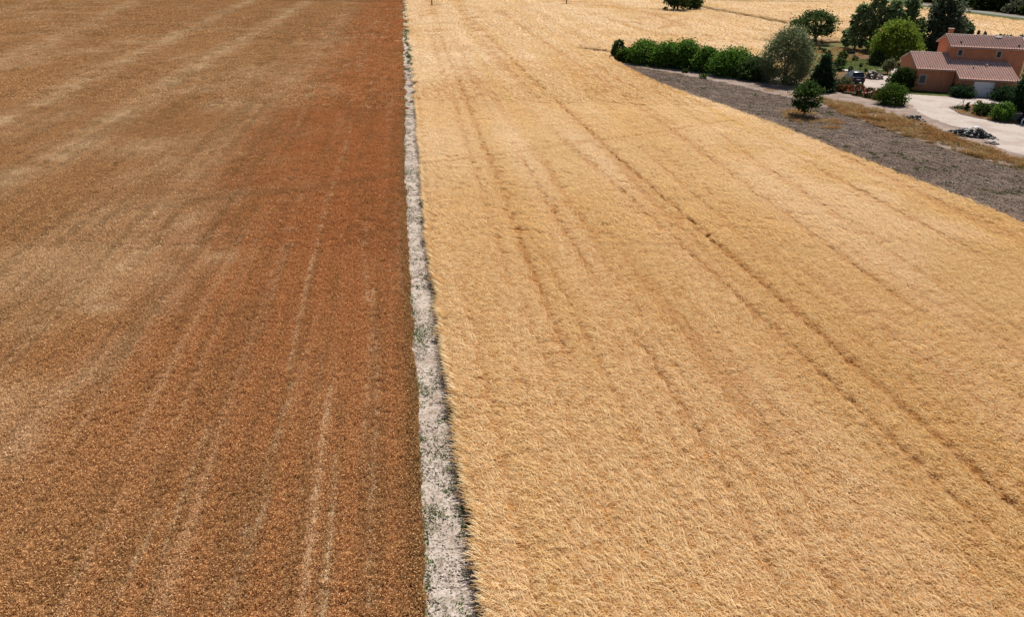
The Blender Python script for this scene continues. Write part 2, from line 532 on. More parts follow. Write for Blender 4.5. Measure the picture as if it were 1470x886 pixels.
def grid_surface(L, Rf, y0, y1, ny, nx, zf, edge=0.0):
    """quad grid between two borders; zf(x, y) height; outer ring dropped to the ground"""
    Y = y0 * (y1 / y0) ** np.linspace(0, 1, ny)
    U = np.linspace(0, 1, nx)
    xl, xr = L(Y), Rf(Y)
    X = xl[:, None] + (xr - xl)[:, None] * U[None, :]
    YY = np.repeat(Y[:, None], nx, 1)
    Z = zf(X, YY)
    Z[:, 0] = 0.0; Z[:, -1] = 0.0
    X[:, 1] = xl + .06; X[:, -2] = xr - .06
    V = np.stack([X, YY, Z], 2).reshape(-1, 3)
    i, j = np.meshgrid(np.arange(ny - 1), np.arange(nx - 1), indexing='ij')
    a = (i * nx + j).ravel()
    return V, np.stack([a, a + 1, a + nx + 1, a + nx], 1)

def jgrid(x0, x1, y0, y1, step):
    xs, ys = np.arange(x0, x1, step), np.arange(y0, y1, step)
    X, Y = np.meshgrid(xs, ys)
    X, Y = X.ravel(), Y.ravel()
    return X + rng.uniform(-.3, .3, X.size) * step, Y + rng.uniform(-.3, .3, X.size) * step

def in_view(x, y, left=-.84, right=.80, y0=10.5):
    return (y > y0) & (x > left * y - 3) & (x < right * y + 3)

def red_left(Y): return np.maximum(-.95 * Y - 14, -700.0)
def red_right(Y): return xof(PATH_L, Y) + (vnoise(Y * .5, Y * 0, 4) - .5) * .16 + (vnoise(Y * 2.1, Y * 0, 5) - .5) * .12
V, F = grid_surface(red_left, red_right, 7, 520, 330, 260, lambda x, y: .22 + (fbm(x, y, 1.2, 3) - .5) * .16)
red, pale, dark, _ = red_tone(V[:, 0], V[:, 1])
base = (V, F, dict(red=red, pale=pale, dark=dark))
PT, VI = [], []
for lo, hi, step, vis in ((10.5, 44, .25, (11, 12, 13, 14)), (44, 90, .5, (0, 1, 2, 3)), (90, 160, 1.0, (4, 5, 6)), (160, 330, 2.0, (7, 8))):
    x, y = jgrid(-.84 * hi - 3, 0, lo, hi, step)
    k = in_view(x, y) & (x < xof(PATH_L, y) - step * .32)
    PT.append(np.stack([x[k], y[k]], 1)); VI.append(rng.choice(vis, k.sum()))
for dx in (.08, .2):                                           # the crop's edge along the path
    y = np.arange(10.5, 90, .22); PT.append(np.stack([red_right(y) - dx - rng.uniform(0, .2, y.size), y], 1)); VI.append(rng.choice((9, 10), y.size))
PT, VI = np.concatenate(PT), np.concatenate(VI)
red, pale, dark, left = red_tone(PT[:, 0], PT[:, 1])
z = .22 + (fbm(PT[:, 0], PT[:, 1], 1.2, 3) - .5) * .16 - .06 * pale
srcs = []
for k in range(4): srcs.append((np_mesh('p', *flecks(420, .58, .034, .085, .15, rng)), M_redcrop))
for k in range(3): srcs.append((np_mesh('p', *flecks(520, 1.15, .065, .14, .17, rng)), M_redcrop))
for k in range(2): srcs.append((np_mesh('p', *flecks(520, 2.3, .14, .28, .2, rng)), M_redcrop))
for k in range(2): srcs.append((np_mesh('p', *flecks(80, .26, .028, .08, .2, rng)), M_redcrop))
for k in range(4): srcs.append((np_mesh('p', *flecks(150, .30, .024, .065, .15, rng)), M_redcrop))
n = len(PT)
o = scatter_object('red_crop', base, np.column_stack([PT, z]), VI, rng.uniform(0, 6.28, n), rng.uniform(.85, 1.15, n),
                   dict(red=red, pale=pale, dark=dark), srcs, M_redfloor)
tag(o, 'low red-brown crop with pale streaks covering the field left of the chalk path', 'crop', kind='stuff')

# ---- right field: golden wheat
TRAM = [(px((603, 7), (620, 54), (641, 116), (661, 180), (677, 231), (706, 330), (745, 450)), .30, .5), (px((612, -8), (617, 7), (637, 68), (665, 136), (685, 190), (702, 231), (729, 296), (762, 375), (800, 490), (822, 560)), .32, .8),
        (px((653, 56), (678, 109), (699, 145)), .25, .7), (px((746, 231), (787, 299), (830, 370), (866, 436)), .26, .75), (px((632, 136), (637, 165)), .2, .6),
        (px((640, -8), (648, 0), (685, 51), (716, 88), (743, 119), (777, 156)), .35, .7), (px((655, -2), (665, 10), (719, 68), (770, 116), (811, 163), (855, 211), (889, 248), (933, 289), (1040, 370), (1130, 450), (1250, 550), (1350, 650), (1470, 760), (1600, 880)), .30, 1.0),
        (px((777, 185), (811, 218), (892, 272), (930, 303), (1010, 392), (1080, 475), (1170, 563), (1290, 660), (1430, 790), (1530, 880)), .26, .85),
        (px((705, 10), (770, 61), (838, 105), (906, 153), (964, 190), (1100, 282), (1240, 410), (1330, 480)), .30, .6), (px((735, -5), (800, 40), (880, 95), (1000, 175), (1140, 275), (1290, 380), (1470, 520)), .25, .4),
        (px((900, 480), (939, 552), (996, 609), (1052, 744), (1083, 796), (1126, 883), (1150, 940)), .22, .7), (px((560 + 180, 420), (790, 560), (860, 700), (905, 830)), .2, .35), (px((1000, 330), (1100, 420), (1180, 500), (1300, 600), (1470, 750)), .25, .5),
        (px((1050, 330), (1180, 420), (1330, 540), (1470, 640)), .22, .35), (px((780, 0), (850, 8), (930, 20), (985, 42)), .8, .5), (px((950, 45), (985, 30)), .7, .4), (px((870, 480), (940, 600), (1010, 720), (1060, 830)), .2, .3)]
def straight(ln):
    """wheel tracks are ruled lines with a gentle bend at most"""
    a = np.array(ln)
    c = np.polyfit(a[:, 1], a[:, 0], 2 if len(a) > 5 else 1, w=1 / np.sqrt(a[:, 1]))
    ys = np.linspace(a[:, 1].min(), a[:, 1].max(), 30)
    return list(zip(np.polyval(c, ys), ys))
TRAM = [(straight(ln), w, a) if w < .5 else (ln, w, a) for ln, w, a in TRAM]
GOLD = [(px((815, 66), (880, 96), (940, 124), (1010, 158), (1050, 181), (1130, 218), (1300, 292), (1470, 367), (1600, 420)), .55, .9), (px((830, 80), (900, 113), (1000, 164)), .4, .6)]
CROSS = [(px((608, 246), (702, 235), (811, 218), (940, 200), (1042, 182)), .36, .5)]
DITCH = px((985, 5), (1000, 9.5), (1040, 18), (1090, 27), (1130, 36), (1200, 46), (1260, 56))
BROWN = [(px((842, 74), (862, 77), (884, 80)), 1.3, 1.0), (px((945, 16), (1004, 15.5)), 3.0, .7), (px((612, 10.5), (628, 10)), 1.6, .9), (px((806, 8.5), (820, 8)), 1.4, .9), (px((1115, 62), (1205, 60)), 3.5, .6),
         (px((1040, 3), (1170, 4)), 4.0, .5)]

def wheat_tone(x, y):
    gap = np.zeros(x.shape); gold = np.zeros(x.shape); brown = np.zeros(x.shape)
    for (ln, w, a) in TRAM:
        w2 = .6 * w * (1 + y / 110)
        y0_, y1_ = min(q[1] for q in ln), max(q[1] for q in ln)
        a = a * sstep(y0_ - .5, y0_ + min(4, .2 * (y1_ - y0_)), y) * (1 - sstep(y1_ - .2 * (y1_ - y0_), y1_ + 2, y)) if w < .5 else a
        gap = np.maximum(gap, a * np.exp(-(dist_line(x, y, ln) / w2) ** 2) * np.clip(.62 + .6 * fbm(x, y, 4, 61), 0, 1))
    for (ln, w, a) in CROSS: gap = np.maximum(gap, a * np.exp(-(dist_line(x, y, ln) / w) ** 2) * (.4 + .8 * fbm(x, y, 5, 62)))
    for (ln, w, a) in GOLD: gold = np.maximum(gold, a * np.exp(-(dist_line(x, y, ln) / w) ** 2) * (.3 + fbm(x, y, 7, 63)))
    gold = np.maximum(gold, .5 * sstep(.52, .75, fbm(x, y, 9, 64)) * sstep(0, 30, x))
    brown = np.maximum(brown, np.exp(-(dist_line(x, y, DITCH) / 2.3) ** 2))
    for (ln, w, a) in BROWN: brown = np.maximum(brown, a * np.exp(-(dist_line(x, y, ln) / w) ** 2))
    u = x - xof(PATH_R, y)                                     # drill rows run parallel to the path
    row = vnoise(u / .34, y / 30, 65) * .6 + vnoise(u / 1.0, y / 50, 67) * .4
    gap = np.maximum(gap, .42 * sstep(.56, .84, row))
    gold = np.maximum(gold, .4 * sstep(.5, .8, vnoise(u / 2.3 + 9, y / 60, 68)))
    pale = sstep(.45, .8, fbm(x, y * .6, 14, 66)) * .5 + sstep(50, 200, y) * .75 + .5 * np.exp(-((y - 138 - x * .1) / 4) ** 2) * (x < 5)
    return np.clip(gap, 0, 1), np.clip(gold, 0, 1), np.clip(brown, 0, 1), np.clip(pale, 0, 1)

def wheat_colour(t, blade):
    src = 'INSTANCER' if blade else 'GEOMETRY'
    gap, gold, brown, pale = (t.attr(k, src) for k in ('gap', 'gold', 'brown', 'pale'))
    if blade:
        sh = t.attr('shade')
        a = t.ramp(sh, [(0, (.41, .18, .052)), (.3, (.68, .415, .17)), (.65, (.84, .63, .35)), (1, (.93, .80, .53))])
        p = t.ramp(sh, [(0, (.64, .45, .25)), (.4, (.83, .65, .42)), (1, (.92, .80, .61))])
        g = t.ramp(sh, [(0, (.48, .265, .07)), (.5, (.74, .50, .19)), (1, (.86, .66, .34))])
        d = t.ramp(sh, [(0, (.38, .165, .045)), (.5, (.60, .30, .095)), (1, (.76, .47, .20))])
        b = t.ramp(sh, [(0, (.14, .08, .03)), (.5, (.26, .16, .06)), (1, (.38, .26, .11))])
    else:
        n = t.noise(t.pos(), 5, 4, .7)
        a = t.ramp(n, [(.35, (.22, .095, .028)), (.65, (.38, .18, .055))])
        p = t.ramp(n, [(.35, (.42, .26, .13)), (.65, (.56, .38, .20))])
        g = t.ramp(n, [(.35, (.16, .08, .02)), (.65, (.30, .16, .04))])
        d = t.ramp(n, [(.35, (.14, .06, .02)), (.65, (.30, .13, .045))])
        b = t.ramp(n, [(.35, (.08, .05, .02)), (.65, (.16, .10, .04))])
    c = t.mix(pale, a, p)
    c = t.mix(gold, c, g)
    c = t.mix(gap, c, d)
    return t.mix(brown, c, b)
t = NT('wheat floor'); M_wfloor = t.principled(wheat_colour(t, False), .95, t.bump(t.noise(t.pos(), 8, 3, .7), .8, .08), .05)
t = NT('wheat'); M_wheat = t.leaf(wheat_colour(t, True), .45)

def wheat_z(x, y):
    gap, gold, brown, pale = wheat_tone(x, y)
    edge = 1 - sstep(.1, .7, x - xof(PATH_R, y))
    return .58 + (fbm(x, y, 2.2, 12) - .5) * .12 - .19 * gap - .05 * gold - .45 * brown - .16 * edge

def path_edge(Y): return xof(PATH_R, Y) + .06 + .2 * np.clip((70 - Y) / 50, 0, 1) + (vnoise(Y * .45, Y * 0, 14) - .5) * .14 + (vnoise(Y * 1.9, Y * 0, 15) - .5) * .12
hedge_w = xof(WHEAT_R, np.array([142.]))[0]
def wr_near(Y): return xof(WHEAT_R, Y) + (vnoise(Y * .9, Y * 0, 24) - .5) * .3
GARDEN = [(19, 145), (30, 136), (40, 128)]
BACK = [(40, 128), (46, 134), (53, 152), (58, 168), (66, 178), (80, 184), (165, 190)]
def far_left(Y): return np.where(Y < 145, xof(GARDEN, Y), path_edge(Y))
def far_right(Y): return np.where(Y < 190, xof(BACK, Y), xof(VERGE, Y))

bases = [grid_surface(path_edge, wr_near, 7, 145, 260, 200, wheat_z),
         grid_surface(lambda Y: path_edge(Y), lambda Y: np.where(Y < 145.2, 18., xof(BACK, Y)), 145, 190, 40, 120, wheat_z),
         grid_surface(lambda Y: xof(GARDEN, Y), lambda Y: xof(BACK, Y), 128.5, 145, 16, 30, wheat_z),
         grid_surface(path_edge, lambda Y: xof(VERGE, Y), 190, 520, 110, 200, wheat_z)]
BV, BF, off = [], [], 0
for v, f in bases:
    BV.append(v); BF.append(f + off); off += len(v)
BV, BF = np.concatenate(BV), np.concatenate(BF)
names4 = ('gap', 'gold', 'brown', 'pale')
base = (BV, BF, dict(zip(names4, wheat_tone(BV[:, 0], BV[:, 1]))))
PT, VI = [], []
def wheat_inside(x, y, m):
    a = (y < 145) & (x > path_edge(y) + m) & (x < wr_near(y) - m)
    b = (y < 145) & (y > 129) & (x > xof(GARDEN, y) + m) & (x < xof(BACK, y) - m)
    c = (y >= 145) & (x > path_edge(y) + m) & (x < far_right(y) - m)
    return a | b | c
for lo, hi, step, vis in ((10.5, 46, .28, (13, 14, 15, 16, 17, 18)), (46, 95, .5, (0, 1, 2, 3, 4)), (95, 170, 1.0, (5, 6, 7)), (170, 400, 2.0, (8, 9, 10))):
    x, y = jgrid(-.2 * hi - 4, .80 * hi + 4, lo, hi, step)
    k = in_view(x, y) & wheat_inside(x, y, step * .3)
    PT.append(np.stack([x[k], y[k]], 1)); VI.append(rng.choice(vis, k.sum()))
y = np.arange(10.5, 100, .16); PT.append(np.stack([path_edge(y) + rng.uniform(.0, .22, y.size), y], 1)); VI.append(rng.choice((11, 12), y.size))
y = np.arange(40, 145, .25); PT.append(np.stack([wr_near(y) - rng.uniform(.0, .3, y.size), y], 1)); VI.append(rng.choice((11, 12), y.size))
PT, VI = np.concatenate(PT), np.concatenate(VI)
tones = wheat_tone(PT[:, 0], PT[:, 1])
keep = rng.uniform(0, 1, len(PT)) > np.maximum(1.6 * tones[0] - .70, tones[2] * .8)
PT, VI = PT[keep], VI[keep]
tones = [a[keep] for a in tones]
z = wheat_z(PT[:, 0], PT[:, 1])
LEAN = R(152)
srcs = []
for k in range(5):
    v1, f1, s1 = blades(170, .60, .30, .019, LEAN, .6, rng)
    v2, f2, s2 = blades(26, .58, .36, .024, LEAN, .55, rng, zjit=.07, up=.38)
    srcs.append((np_mesh('p', np.concatenate([v1, v2]), np.concatenate([f1, f2 + len(v1)]), np.concatenate([s1, .45 + .55 * s2])), M_wheat))
for k in range(3): srcs.append((np_mesh('p', *blades(190, 1.2, .55, .045, LEAN, .62, rng, segs=2)), M_wheat))
for k in range(3): srcs.append((np_mesh('p', *blades(330, 2.4, .75, .08, LEAN, .62, rng, segs=2, up=.2)), M_wheat))
for k in range(2):
    v, f, s_ = blades(34, .26, .42, .02, R(170), .5, rng, zjit=.2)
    srcs.append((np_mesh('p', v, f, s_), M_wheat))
for k in range(6):
    v1, f1, s1 = blades(46, .34, .29, .016, LEAN, .66, rng, lenvar=.45)
    v2, f2, s2 = blades(9, .34, .36, .022, LEAN, .6, rng, zjit=.08, up=.40)
    srcs.append((np_mesh('p', np.concatenate([v1, v2]), np.concatenate([f1, f2 + len(v1)]), np.concatenate([s1, .4 + .6 * s2])), M_wheat))
n = len(PT)
swirl = (fbm(PT[:, 0], PT[:, 1], 5, 71) - .5) * 1.3 + rng.normal(0, .12, n)
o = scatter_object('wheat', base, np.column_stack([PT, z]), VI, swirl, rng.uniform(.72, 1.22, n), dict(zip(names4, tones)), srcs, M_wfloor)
tag(o, 'ripe golden wheat with faint wheel tracks filling the field right of the chalk path', 'wheat', kind='stuff')

# ================================================================== SOIL, GRAVEL, LAWNS
t = NT('ploughed soil')
p_ = t.pos()
a_ = t.noise(p_, .18, 5, .6); b_ = t.noise(p_, 4.5, 5, .75); w_ = t.noise(p_, .9, 4, .6)
c_ = t.ramp(b_, [(.32, (.065, .045, .034)), (.48, (.135, .098, .077)), (.60, (.195, .145, .116)), (.72, (.28, .225, .185))])
c_ = t.mix(t.maprange(a_, .4, .65, 0, .5), c_, (.085, .053, .043))
c_ = t.mix(t.maprange(w_, .6, .72, 0, .55), c_, (.06, .062, .026))
sx = t.n('ShaderNodeSeparateXYZ'); t.l(p_, sx.inputs[0])
u_ = t.math('ADD', t.math('MULTIPLY', sx.outputs[0], .97), t.math('MULTIPLY', sx.outputs[1], .24))
u_ = t.math('ADD', u_, t.math('MULTIPLY', w_, .5))
fu = t.math('SINE', t.math('MULTIPLY', u_, 2 * math.pi / .95), 0)
c_ = t.mix(t.maprange(t.math('MULTIPLY', fu, a_), .2, .6, 0, .45), c_, (.07, .049, .038))
M_soil = t.principled(c_, .97, t.bump(t.math('ADD', b_, t.math('MULTIPLY', fu, .25)), 1.0, .14), .05)
SOIL = px((870, 80), (905, 95), (940, 100), (1000, 110.5), (1075, 126.5), (1130, 139), (1165, 148), (1200, 160), (1240, 175), (1300, 196), (1380, 221), (1470, 247), (1600, 285), (1800, 330), (1800, 490), (1560, 372), (1470, 335), (1300, 265), (1100, 180), (940, 118), (880, 92))
sheet('soil', SOIL, .012, M_soil, 1.0, .15, 5)
M_gravel = ground_mat('pale gravel', [(.28, (.10, .068, .052)), (.42, (.17, .122, .098)), (.56, (.25, .19, .16)), (.75, (.35, .29, .25))], .5, 5, .8, .07)
GRAVEL = px((880, 84), (905, 97), (940, 102), (1000, 113), (1075, 130), (1130, 142), (1165, 148), (1200, 158), (1240, 173), (1300, 194), (1380, 219), (1470, 245), (1700, 312), (1700, 150), (1470, 130), (1380, 130), (1290, 132), (1262, 146), (1190, 128), (1130, 112), (1060, 100), (985, 90), (925, 84))
sheet('gravel', GRAVEL, .008, M_gravel, 1.0, .25, 6)
t = NT('drive')
p_ = t.pos()
n1, n2, n3 = t.noise(p_, .28, 5, .6), t.noise(p_, 6, 4, .7), t.noise(p_, .9, 5, .7)
c_ = t.ramp(n2, [(.3, (.26, .215, .185)), (.5, (.37, .315, .28)), (.72, (.44, .385, .35))])
c_ = t.mix(t.maprange(n1, .46, .62, 0, .55), c_, (.25, .19, .155))
c_ = t.mix(t.maprange(n3, .56, .72, 0, .5), c_, (.21, .165, .13))
M_drive = t.principled(c_, .95, t.bump(n2, .5, .03), .1)
sheet('driveway', px((1295, 134), (1380, 139.5), (1456, 141.5), (1500, 143), (1700, 160), (1700, 292), (1530, 240), (1470, 222), (1432, 212), (1396, 187), (1357, 177), (1324, 164), (1312, 154), (1297, 143)), .016, M_drive, .6, .28, 7)
sheet('car_yard', px((1208, 124), (1224, 112), (1245, 110), (1290, 107), (1284, 117), (1276, 127), (1264, 136), (1240, 133), (1214, 128)), .016, M_drive, .8, .15, 8)
M_island = ground_mat('island soil', [(.3, (.08, .05, .038)), (.55, (.15, .105, .08)), (.75, (.24, .18, .15))], 1.2, 8, .8, .08)
ISL = px((1362, 154.5), (1380, 164), (1400, 169), (1424, 173), (1450, 177), (1480, 178), (1485, 160), (1456, 153), (1420, 151), (1390, 151))
sheet('island', ISL, .06, M_island, .6, .08, 9)
M_lawn = ground_mat('lawn', [(.3, (.035, .048, .008)), (.5, (.07, .085, .015)), (.72, (.12, .12, .03))], .6, 9, .8, .05)
sheet('lawn', px((1209, 86), (1240, 84), (1272, 91), (1282, 100), (1262, 105), (1230, 103), (1208, 97)), .012, M_lawn, .8, .3, 10)
sheet('lawn', px((1296, 131), (1312, 129), (1372, 134), (1366, 138.5), (1297, 134.5)), .02, M_lawn, .5, .08, 11)
sheet('lawn', px((1100, 75), (1130, 64), (1215, 61), (1262, 68), (1240, 79), (1195, 92), (1160, 96), (1120, 96)), .006, ground_mat('rough garden grass', [(.3, (.05, .058, .014)), (.5, (.09, .088, .024)), (.7, (.16, .125, .045))], .4, 6, .8, .06), 1, .4, 12)
M_garden = ground_mat('garden soil', [(.3, (.075, .04, .02)), (.6, (.14, .078, .036)), (.8, (.2, .13, .065))], .6, 6)
sheet('garden_soil', px((1226, 76), (1255, 76), (1258, 84), (1232, 84)), .014, M_garden, .8, .2, 13)
sheet('garden_soil', px((1192, 103), (1215, 104), (1224, 110), (1208, 118), (1196, 116)), .010, M_garden, .6, .2, 14)
# ---- far road, its verge
M_road = ground_mat('road', [(.3, (.13, .13, .125)), (.6, (.18, .175, .165)), (.8, (.21, .205, .19))], .3, 3, .2)
M_verge = ground_mat('verge', [(.3, (.035, .045, .014)), (.55, (.07, .075, .022)), (.8, (.14, .12, .05))], .4, 4)
def offs(line, d): return [(x + d, y) for x, y in line]
def strip(name, line, d0, d1, z, mat, seed):
    a, b = offs(line, d0), offs(line, d1)
    V = np.array([(x, y, z) for x, y in a] + [(x, y, z) for x, y in b]); n = len(a); i = np.arange(n - 1)
    F = np.stack([i, i + 1, i + n + 1, i + n], 1)
    me = np_mesh(name, V, F); bm = bmesh.new(); bm.from_mesh(me)
    for f in bm.faces:
        f.normal_update()
        if f.normal.z < 0: f.normal_flip()
    bm.to_mesh(me); bm.free()
    return tag(link(name, me, [mat]), kind='structure')
strip('verge', VERGE, -1, 17, .012, M_verge, 1)
strip('road', VERGE, 14, 21, .02, M_road, 1)

# ================================================================== FOLIAGE
def smooth_noise3(d, seed, k=5):
    """lumpy directional noise for crown outlines, d (n,3) unit"""
    r = np.random.default_rng(seed); out = 0
    for i in range(k):
        w = r.normal(0, 1, 3) * (1.6 + i * .9); out = out + np.sin(d @ w + r.uniform(0, 6.28)) / (1 + i * .55)
    return out / k ** .5

PROF = dict(round=lambda t: np.sqrt(np.clip(1 - (2 * t - 1) ** 2, 0, 1)) * (1 - .12 * t),
            dome=lambda t: np.sqrt(np.clip(1 - np.clip((t - .35) / .65, -1, 1) ** 2, 0, 1)) * np.where(t < .35, .82 + .18 * t / .35, 1),
            cone=lambda t: (1 - t) ** .8 * .98 + .03,
            spindle=lambda t: np.clip(np.sin(math.pi * np.clip(t, 0, 1) ** .75) ** .7, 0, 1) * (1 - .35 * t) + .04,
            column=lambda t: np.clip(1 - np.abs(2 * t - .85) ** 4, .1, 1) * .95 * (1 - .45 * t ** 3),
            umbrella=lambda t: np.sqrt(np.clip(1 - (t * .98) ** 2, 0, 1)) * np.clip(.55 + 1.6 * t, 0, 1),
            poplar=lambda t: np.clip((1 - t) ** .6 * (.55 + 1.0 * t), 0, 1) * .95 + .05)

def crown_mesh(h0, h1, rad, prof, nclus, per, leaf, seed, lump=.22, clus=.16, inner=.45, tone=.5, aspect=1.0, ragged=.0, long=1.5, limb=0):
    r = np.random.default_rng(seed)
    H = h1 - h0
    t = np.clip(r.beta(1.25, 1.15, nclus) if prof != 'cone' else r.beta(1.0, 1.7, nclus), .01, .99)
    th = r.uniform(0, 2 * math.pi, nclus)
    rho = r.uniform(inner ** 2, 1, nclus) ** .5
    d = np.stack([np.cos(th), np.sin(th), (t - .5) * 2], 1)
    lm = 1 + lump * smooth_noise3(d, seed)
    if ragged: rho = np.where(r.uniform(0, 1, nclus) < .12, rho * (1 + ragged * r.uniform(0, 1, nclus)), rho)
    R_ = rad * PROF[prof](t) * rho * lm
    C = np.stack([np.cos(th) * R_, np.sin(th) * R_ * aspect, h0 + t * H * (1 + .5 * lump * (lm - 1))], 1)
    if limb:                                                   # gather the clusters round limbs, leaving gaps between
        g = C[r.choice(nclus, max(5, nclus // limb), replace=False)]
        k = np.argmin(((C[:, None] - g[None]) ** 2 / np.array([1, 1, .6])).sum(2), 1)
        C = C + (g[k] - C) * .42
    ct = np.clip(.5 + .28 * r.normal(0, 1, nclus) + (lm - 1) * .5, 0, 1)
    n = nclus * per
    cs = np.repeat(clus * rad * r.uniform(.6, 1.4, nclus), per)[:, None]
    Pp = np.repeat(C, per, 0) + r.normal(0, 1, (n, 3)) * cs * np.array([1, 1, .75])
    Pp[:, 2] = np.maximum(Pp[:, 2], .05)
    nn = r.normal(0, 1, (n, 3)); nn[:, 2] += .5
    nn /= np.linalg.norm(nn, axis=1)[:, None]
    u = np.cross(nn, r.normal(0, 1, (n, 3))); u /= np.linalg.norm(u, axis=1)[:, None] + 1e-9
    v = np.cross(nn, u)
    sz = (leaf * r.uniform(.55, 1.45, n))[:, None]
    u = u * sz * .5 * long; v = v * sz * .5
    V = np.stack([Pp - u, Pp - v * .9, Pp + u, Pp + v * .9], 1).reshape(-1, 3)
    sh = np.clip(np.repeat(ct, per) * .7 + r.uniform(0, .45, n) - .07, 0, 1)
    return np_mesh('crown', V, np.arange(4 * n).reshape(-1, 4), np.repeat(sh, 4)), C

M_bark = plain_mat('bark', (.10, .075, .055), .35, 6, .95, .1, bump=.6)
M_palebark = plain_mat('pale bark', (.20, .165, .13), .3, 6, .95, .1, bump=.6)
GREEN = {k: leaf_mat(k + ' leaves', *v) for k, v in dict(
    dark=((0.031, 0.053, 0.018), (0.105, 0.158, 0.053)), mid=((.026, .05, .013), (0.073, 0.117, 0.030)), hedge=((0.039, 0.084, 0.017), (0.143, 0.260, 0.043)), laurel=((0.023, 0.044, 0.013), (0.052, 0.079, 0.021)),
    bright=((.028, .055, .010), (0.098, 0.156, 0.027)), lime=((.055, .085, .014), (.27, .36, .055)), silver=((.06, .085, .04), (0.286, 0.319, 0.165)),
    conifer=((0.013, 0.029, 0.014), (0.047, 0.085, 0.037)), poplar=((0.047, 0.081, 0.029), (0.363, 0.454, 0.212)), glint=((0.022, 0.039, 0.018), (0.190, 0.220, 0.140)),
    olive=((.05, .06, .03), (0.176, 0.187, 0.094)), grey=((.045, .05, .03), (.14, .14, .09)), dry=((.15, .10, .05), (.36, .26, .14)), woods=((.010, .017, .007), (0.052, 0.072, 0.023)),
    red=((.03, .05, .015), (.10, .12, .04)), yellow=((.12, .12, .03), (.38, .34, .12))).items()}
GREEN['sparkle'] = GREEN['poplar']
n_tree = [0]

def tree(name, label, cat, bx, by, ytop, wpx, prof='round', mat='mid', cb=.15, leaf=.22, nclus=150, per=16, trunk=.12, group=None, bark=None, seed=None, limbs=5, extra=0, part='crown', dx=0, **kw):
    """bx, by: foot in the photograph; ytop: its top row; wpx: crown width in pixels; cb: bare share of the height"""
    n_tree[0] += 1
    seed = seed or 100 + n_tree[0] * 7
    X, Y = P(bx, by)
    h = max(.3, top_z(X, Y, ytop))
    rad = wpx / pxm(X, Y, h * .5) / 2
    o = tag(link(name, None, loc=(X, Y, 0)), label, cat, group)
    me, C = crown_mesh(h * cb, h, rad, prof, nclus, per, leaf, seed, **kw)
    if dx: me.transform(Matrix.Translation((dx, 0, 0)))
    link(part, me, [GREEN[mat]], o)
    if trunk:
        r = random.Random(seed)
        mb = MB()
        hh = h * (cb + (1 - cb) * (.75 if prof in ('cone', 'spindle', 'column', 'poplar') else .55))
        pts = [Vector((r.uniform(-.04, .04) * h * (i > 0), r.uniform(-.04, .04) * h * (i > 0), hh * i / 5)) for i in range(6)]
        mb.tube([pts[0] - Vector((0, 0, .1))] + pts[1:], [trunk * (1.25 - .18 * i) for i in range(6)], 7)
        for i in range(limbs):
            c = Vector(C[r.randrange(len(C))])
            s = pts[r.choice((1, 2, 3, 4))] if cb > .12 else pts[r.choice((0, 1, 2, 3))]
            m = s.lerp(c, .5) + Vector((0, 0, .06 * h))
            mb.tube([s, m, s.lerp(c, .95)], [trunk * .55, trunk * .35, trunk * .12], 5)
        mb.build('trunk' if trunk > .05 else 'stem', bark or M_bark, o, smooth=True)
    return o

# ---- the garden's trees
tree('small_tree', 'small dark green tree standing alone on the grey ploughed strip', 'tree', 1153, 166, 118, 44, 'round', 'mid', .2, .17, 190, 20, .11, limbs=9, limb=9, ragged=.35, lump=.25, clus=.15)
tree('willow', 'large silvery green bushy tree at the right end of the hedge', 'tree', 1125, 119, 41, 70, 'dome', 'silver', .02, .15, 620, 36, .25, limbs=8, inner=.6, lump=.12, clus=.12)
tree('fir_tree', 'dark conical conifer between the silvery tree and the car', 'tree', 1178, 130, 77, 42, 'cone', 'conifer', .03, .2, 300, 24, .14, limbs=6, lump=.12, clus=.13)
tree('fig_tree', 'wide spreading dark tree on a short thick trunk by the far wheat', 'tree', 1168, 62, 17, 66, 'umbrella', 'dark', .28, .32, 210, 20, .5, limbs=12, limb=8, ragged=.35, lump=.25, clus=.12)
POP = 'poplars at the back of the garden'
tree('poplar', 'slim ragged poplar at the left side of the poplar clump', 'tree', 1226, 71, 6, 32, 'poplar', 'poplar', .06, .4, 210, 15, .2, POP, M_palebark, limb=8, lump=.28, ragged=.4, clus=.14)
tree('poplar', 'tallest leafy poplar in the middle of the clump, its top cut by the picture edge', 'tree', 1247, 72, -14, 36, 'poplar', 'poplar', .06, .42, 280, 16, .28, POP, M_palebark, limb=8, lump=.25, ragged=.3, clus=.14)
tree('poplar', 'short thin poplar sapling left of the tall poplars', 'tree', 1213, 68, 40, 17, 'poplar', 'poplar', .08, .34, 90, 12, .12, POP, M_palebark, limb=8, lump=.3, ragged=.4)
tree('poplar', 'broad poplar directly behind the round yellow-green tree', 'tree', 1273, 74, 1, 38, 'poplar', 'poplar', .06, .42, 270, 16, .26, POP, M_palebark, limb=8, lump=.25, ragged=.3)
tree('poplar', 'tall poplar above the right side of the yellow-green tree', 'tree', 1294, 73, -8, 36, 'poplar', 'poplar', .06, .42, 270, 16, .26, POP, M_palebark, limb=8, lump=.28, ragged=.3)
tree('poplar', 'lower poplar between the yellow-green tree and the big black-green tree', 'tree', 1311, 74, 25, 26, 'poplar', 'poplar', .05, .38, 150, 15, .2, POP, M_palebark, limb=8, lump=.28, ragged=.3)
tree('maple', 'round yellow-green tree on the lawn left of the house', 'tree', 1281, 91, 32, 62, 'dome', 'lime', .10, .24, 430, 26, .26, limbs=9, inner=.6, lump=.13, clus=.12)
tree('oak', 'big black-green tree rising behind the left end of the house', 'tree', 1345, 77, -9, 56, 'dome', 'glint', .02, .40, 420, 24, .4, limbs=9, limb=11, lump=.22, ragged=.2, inner=.4)
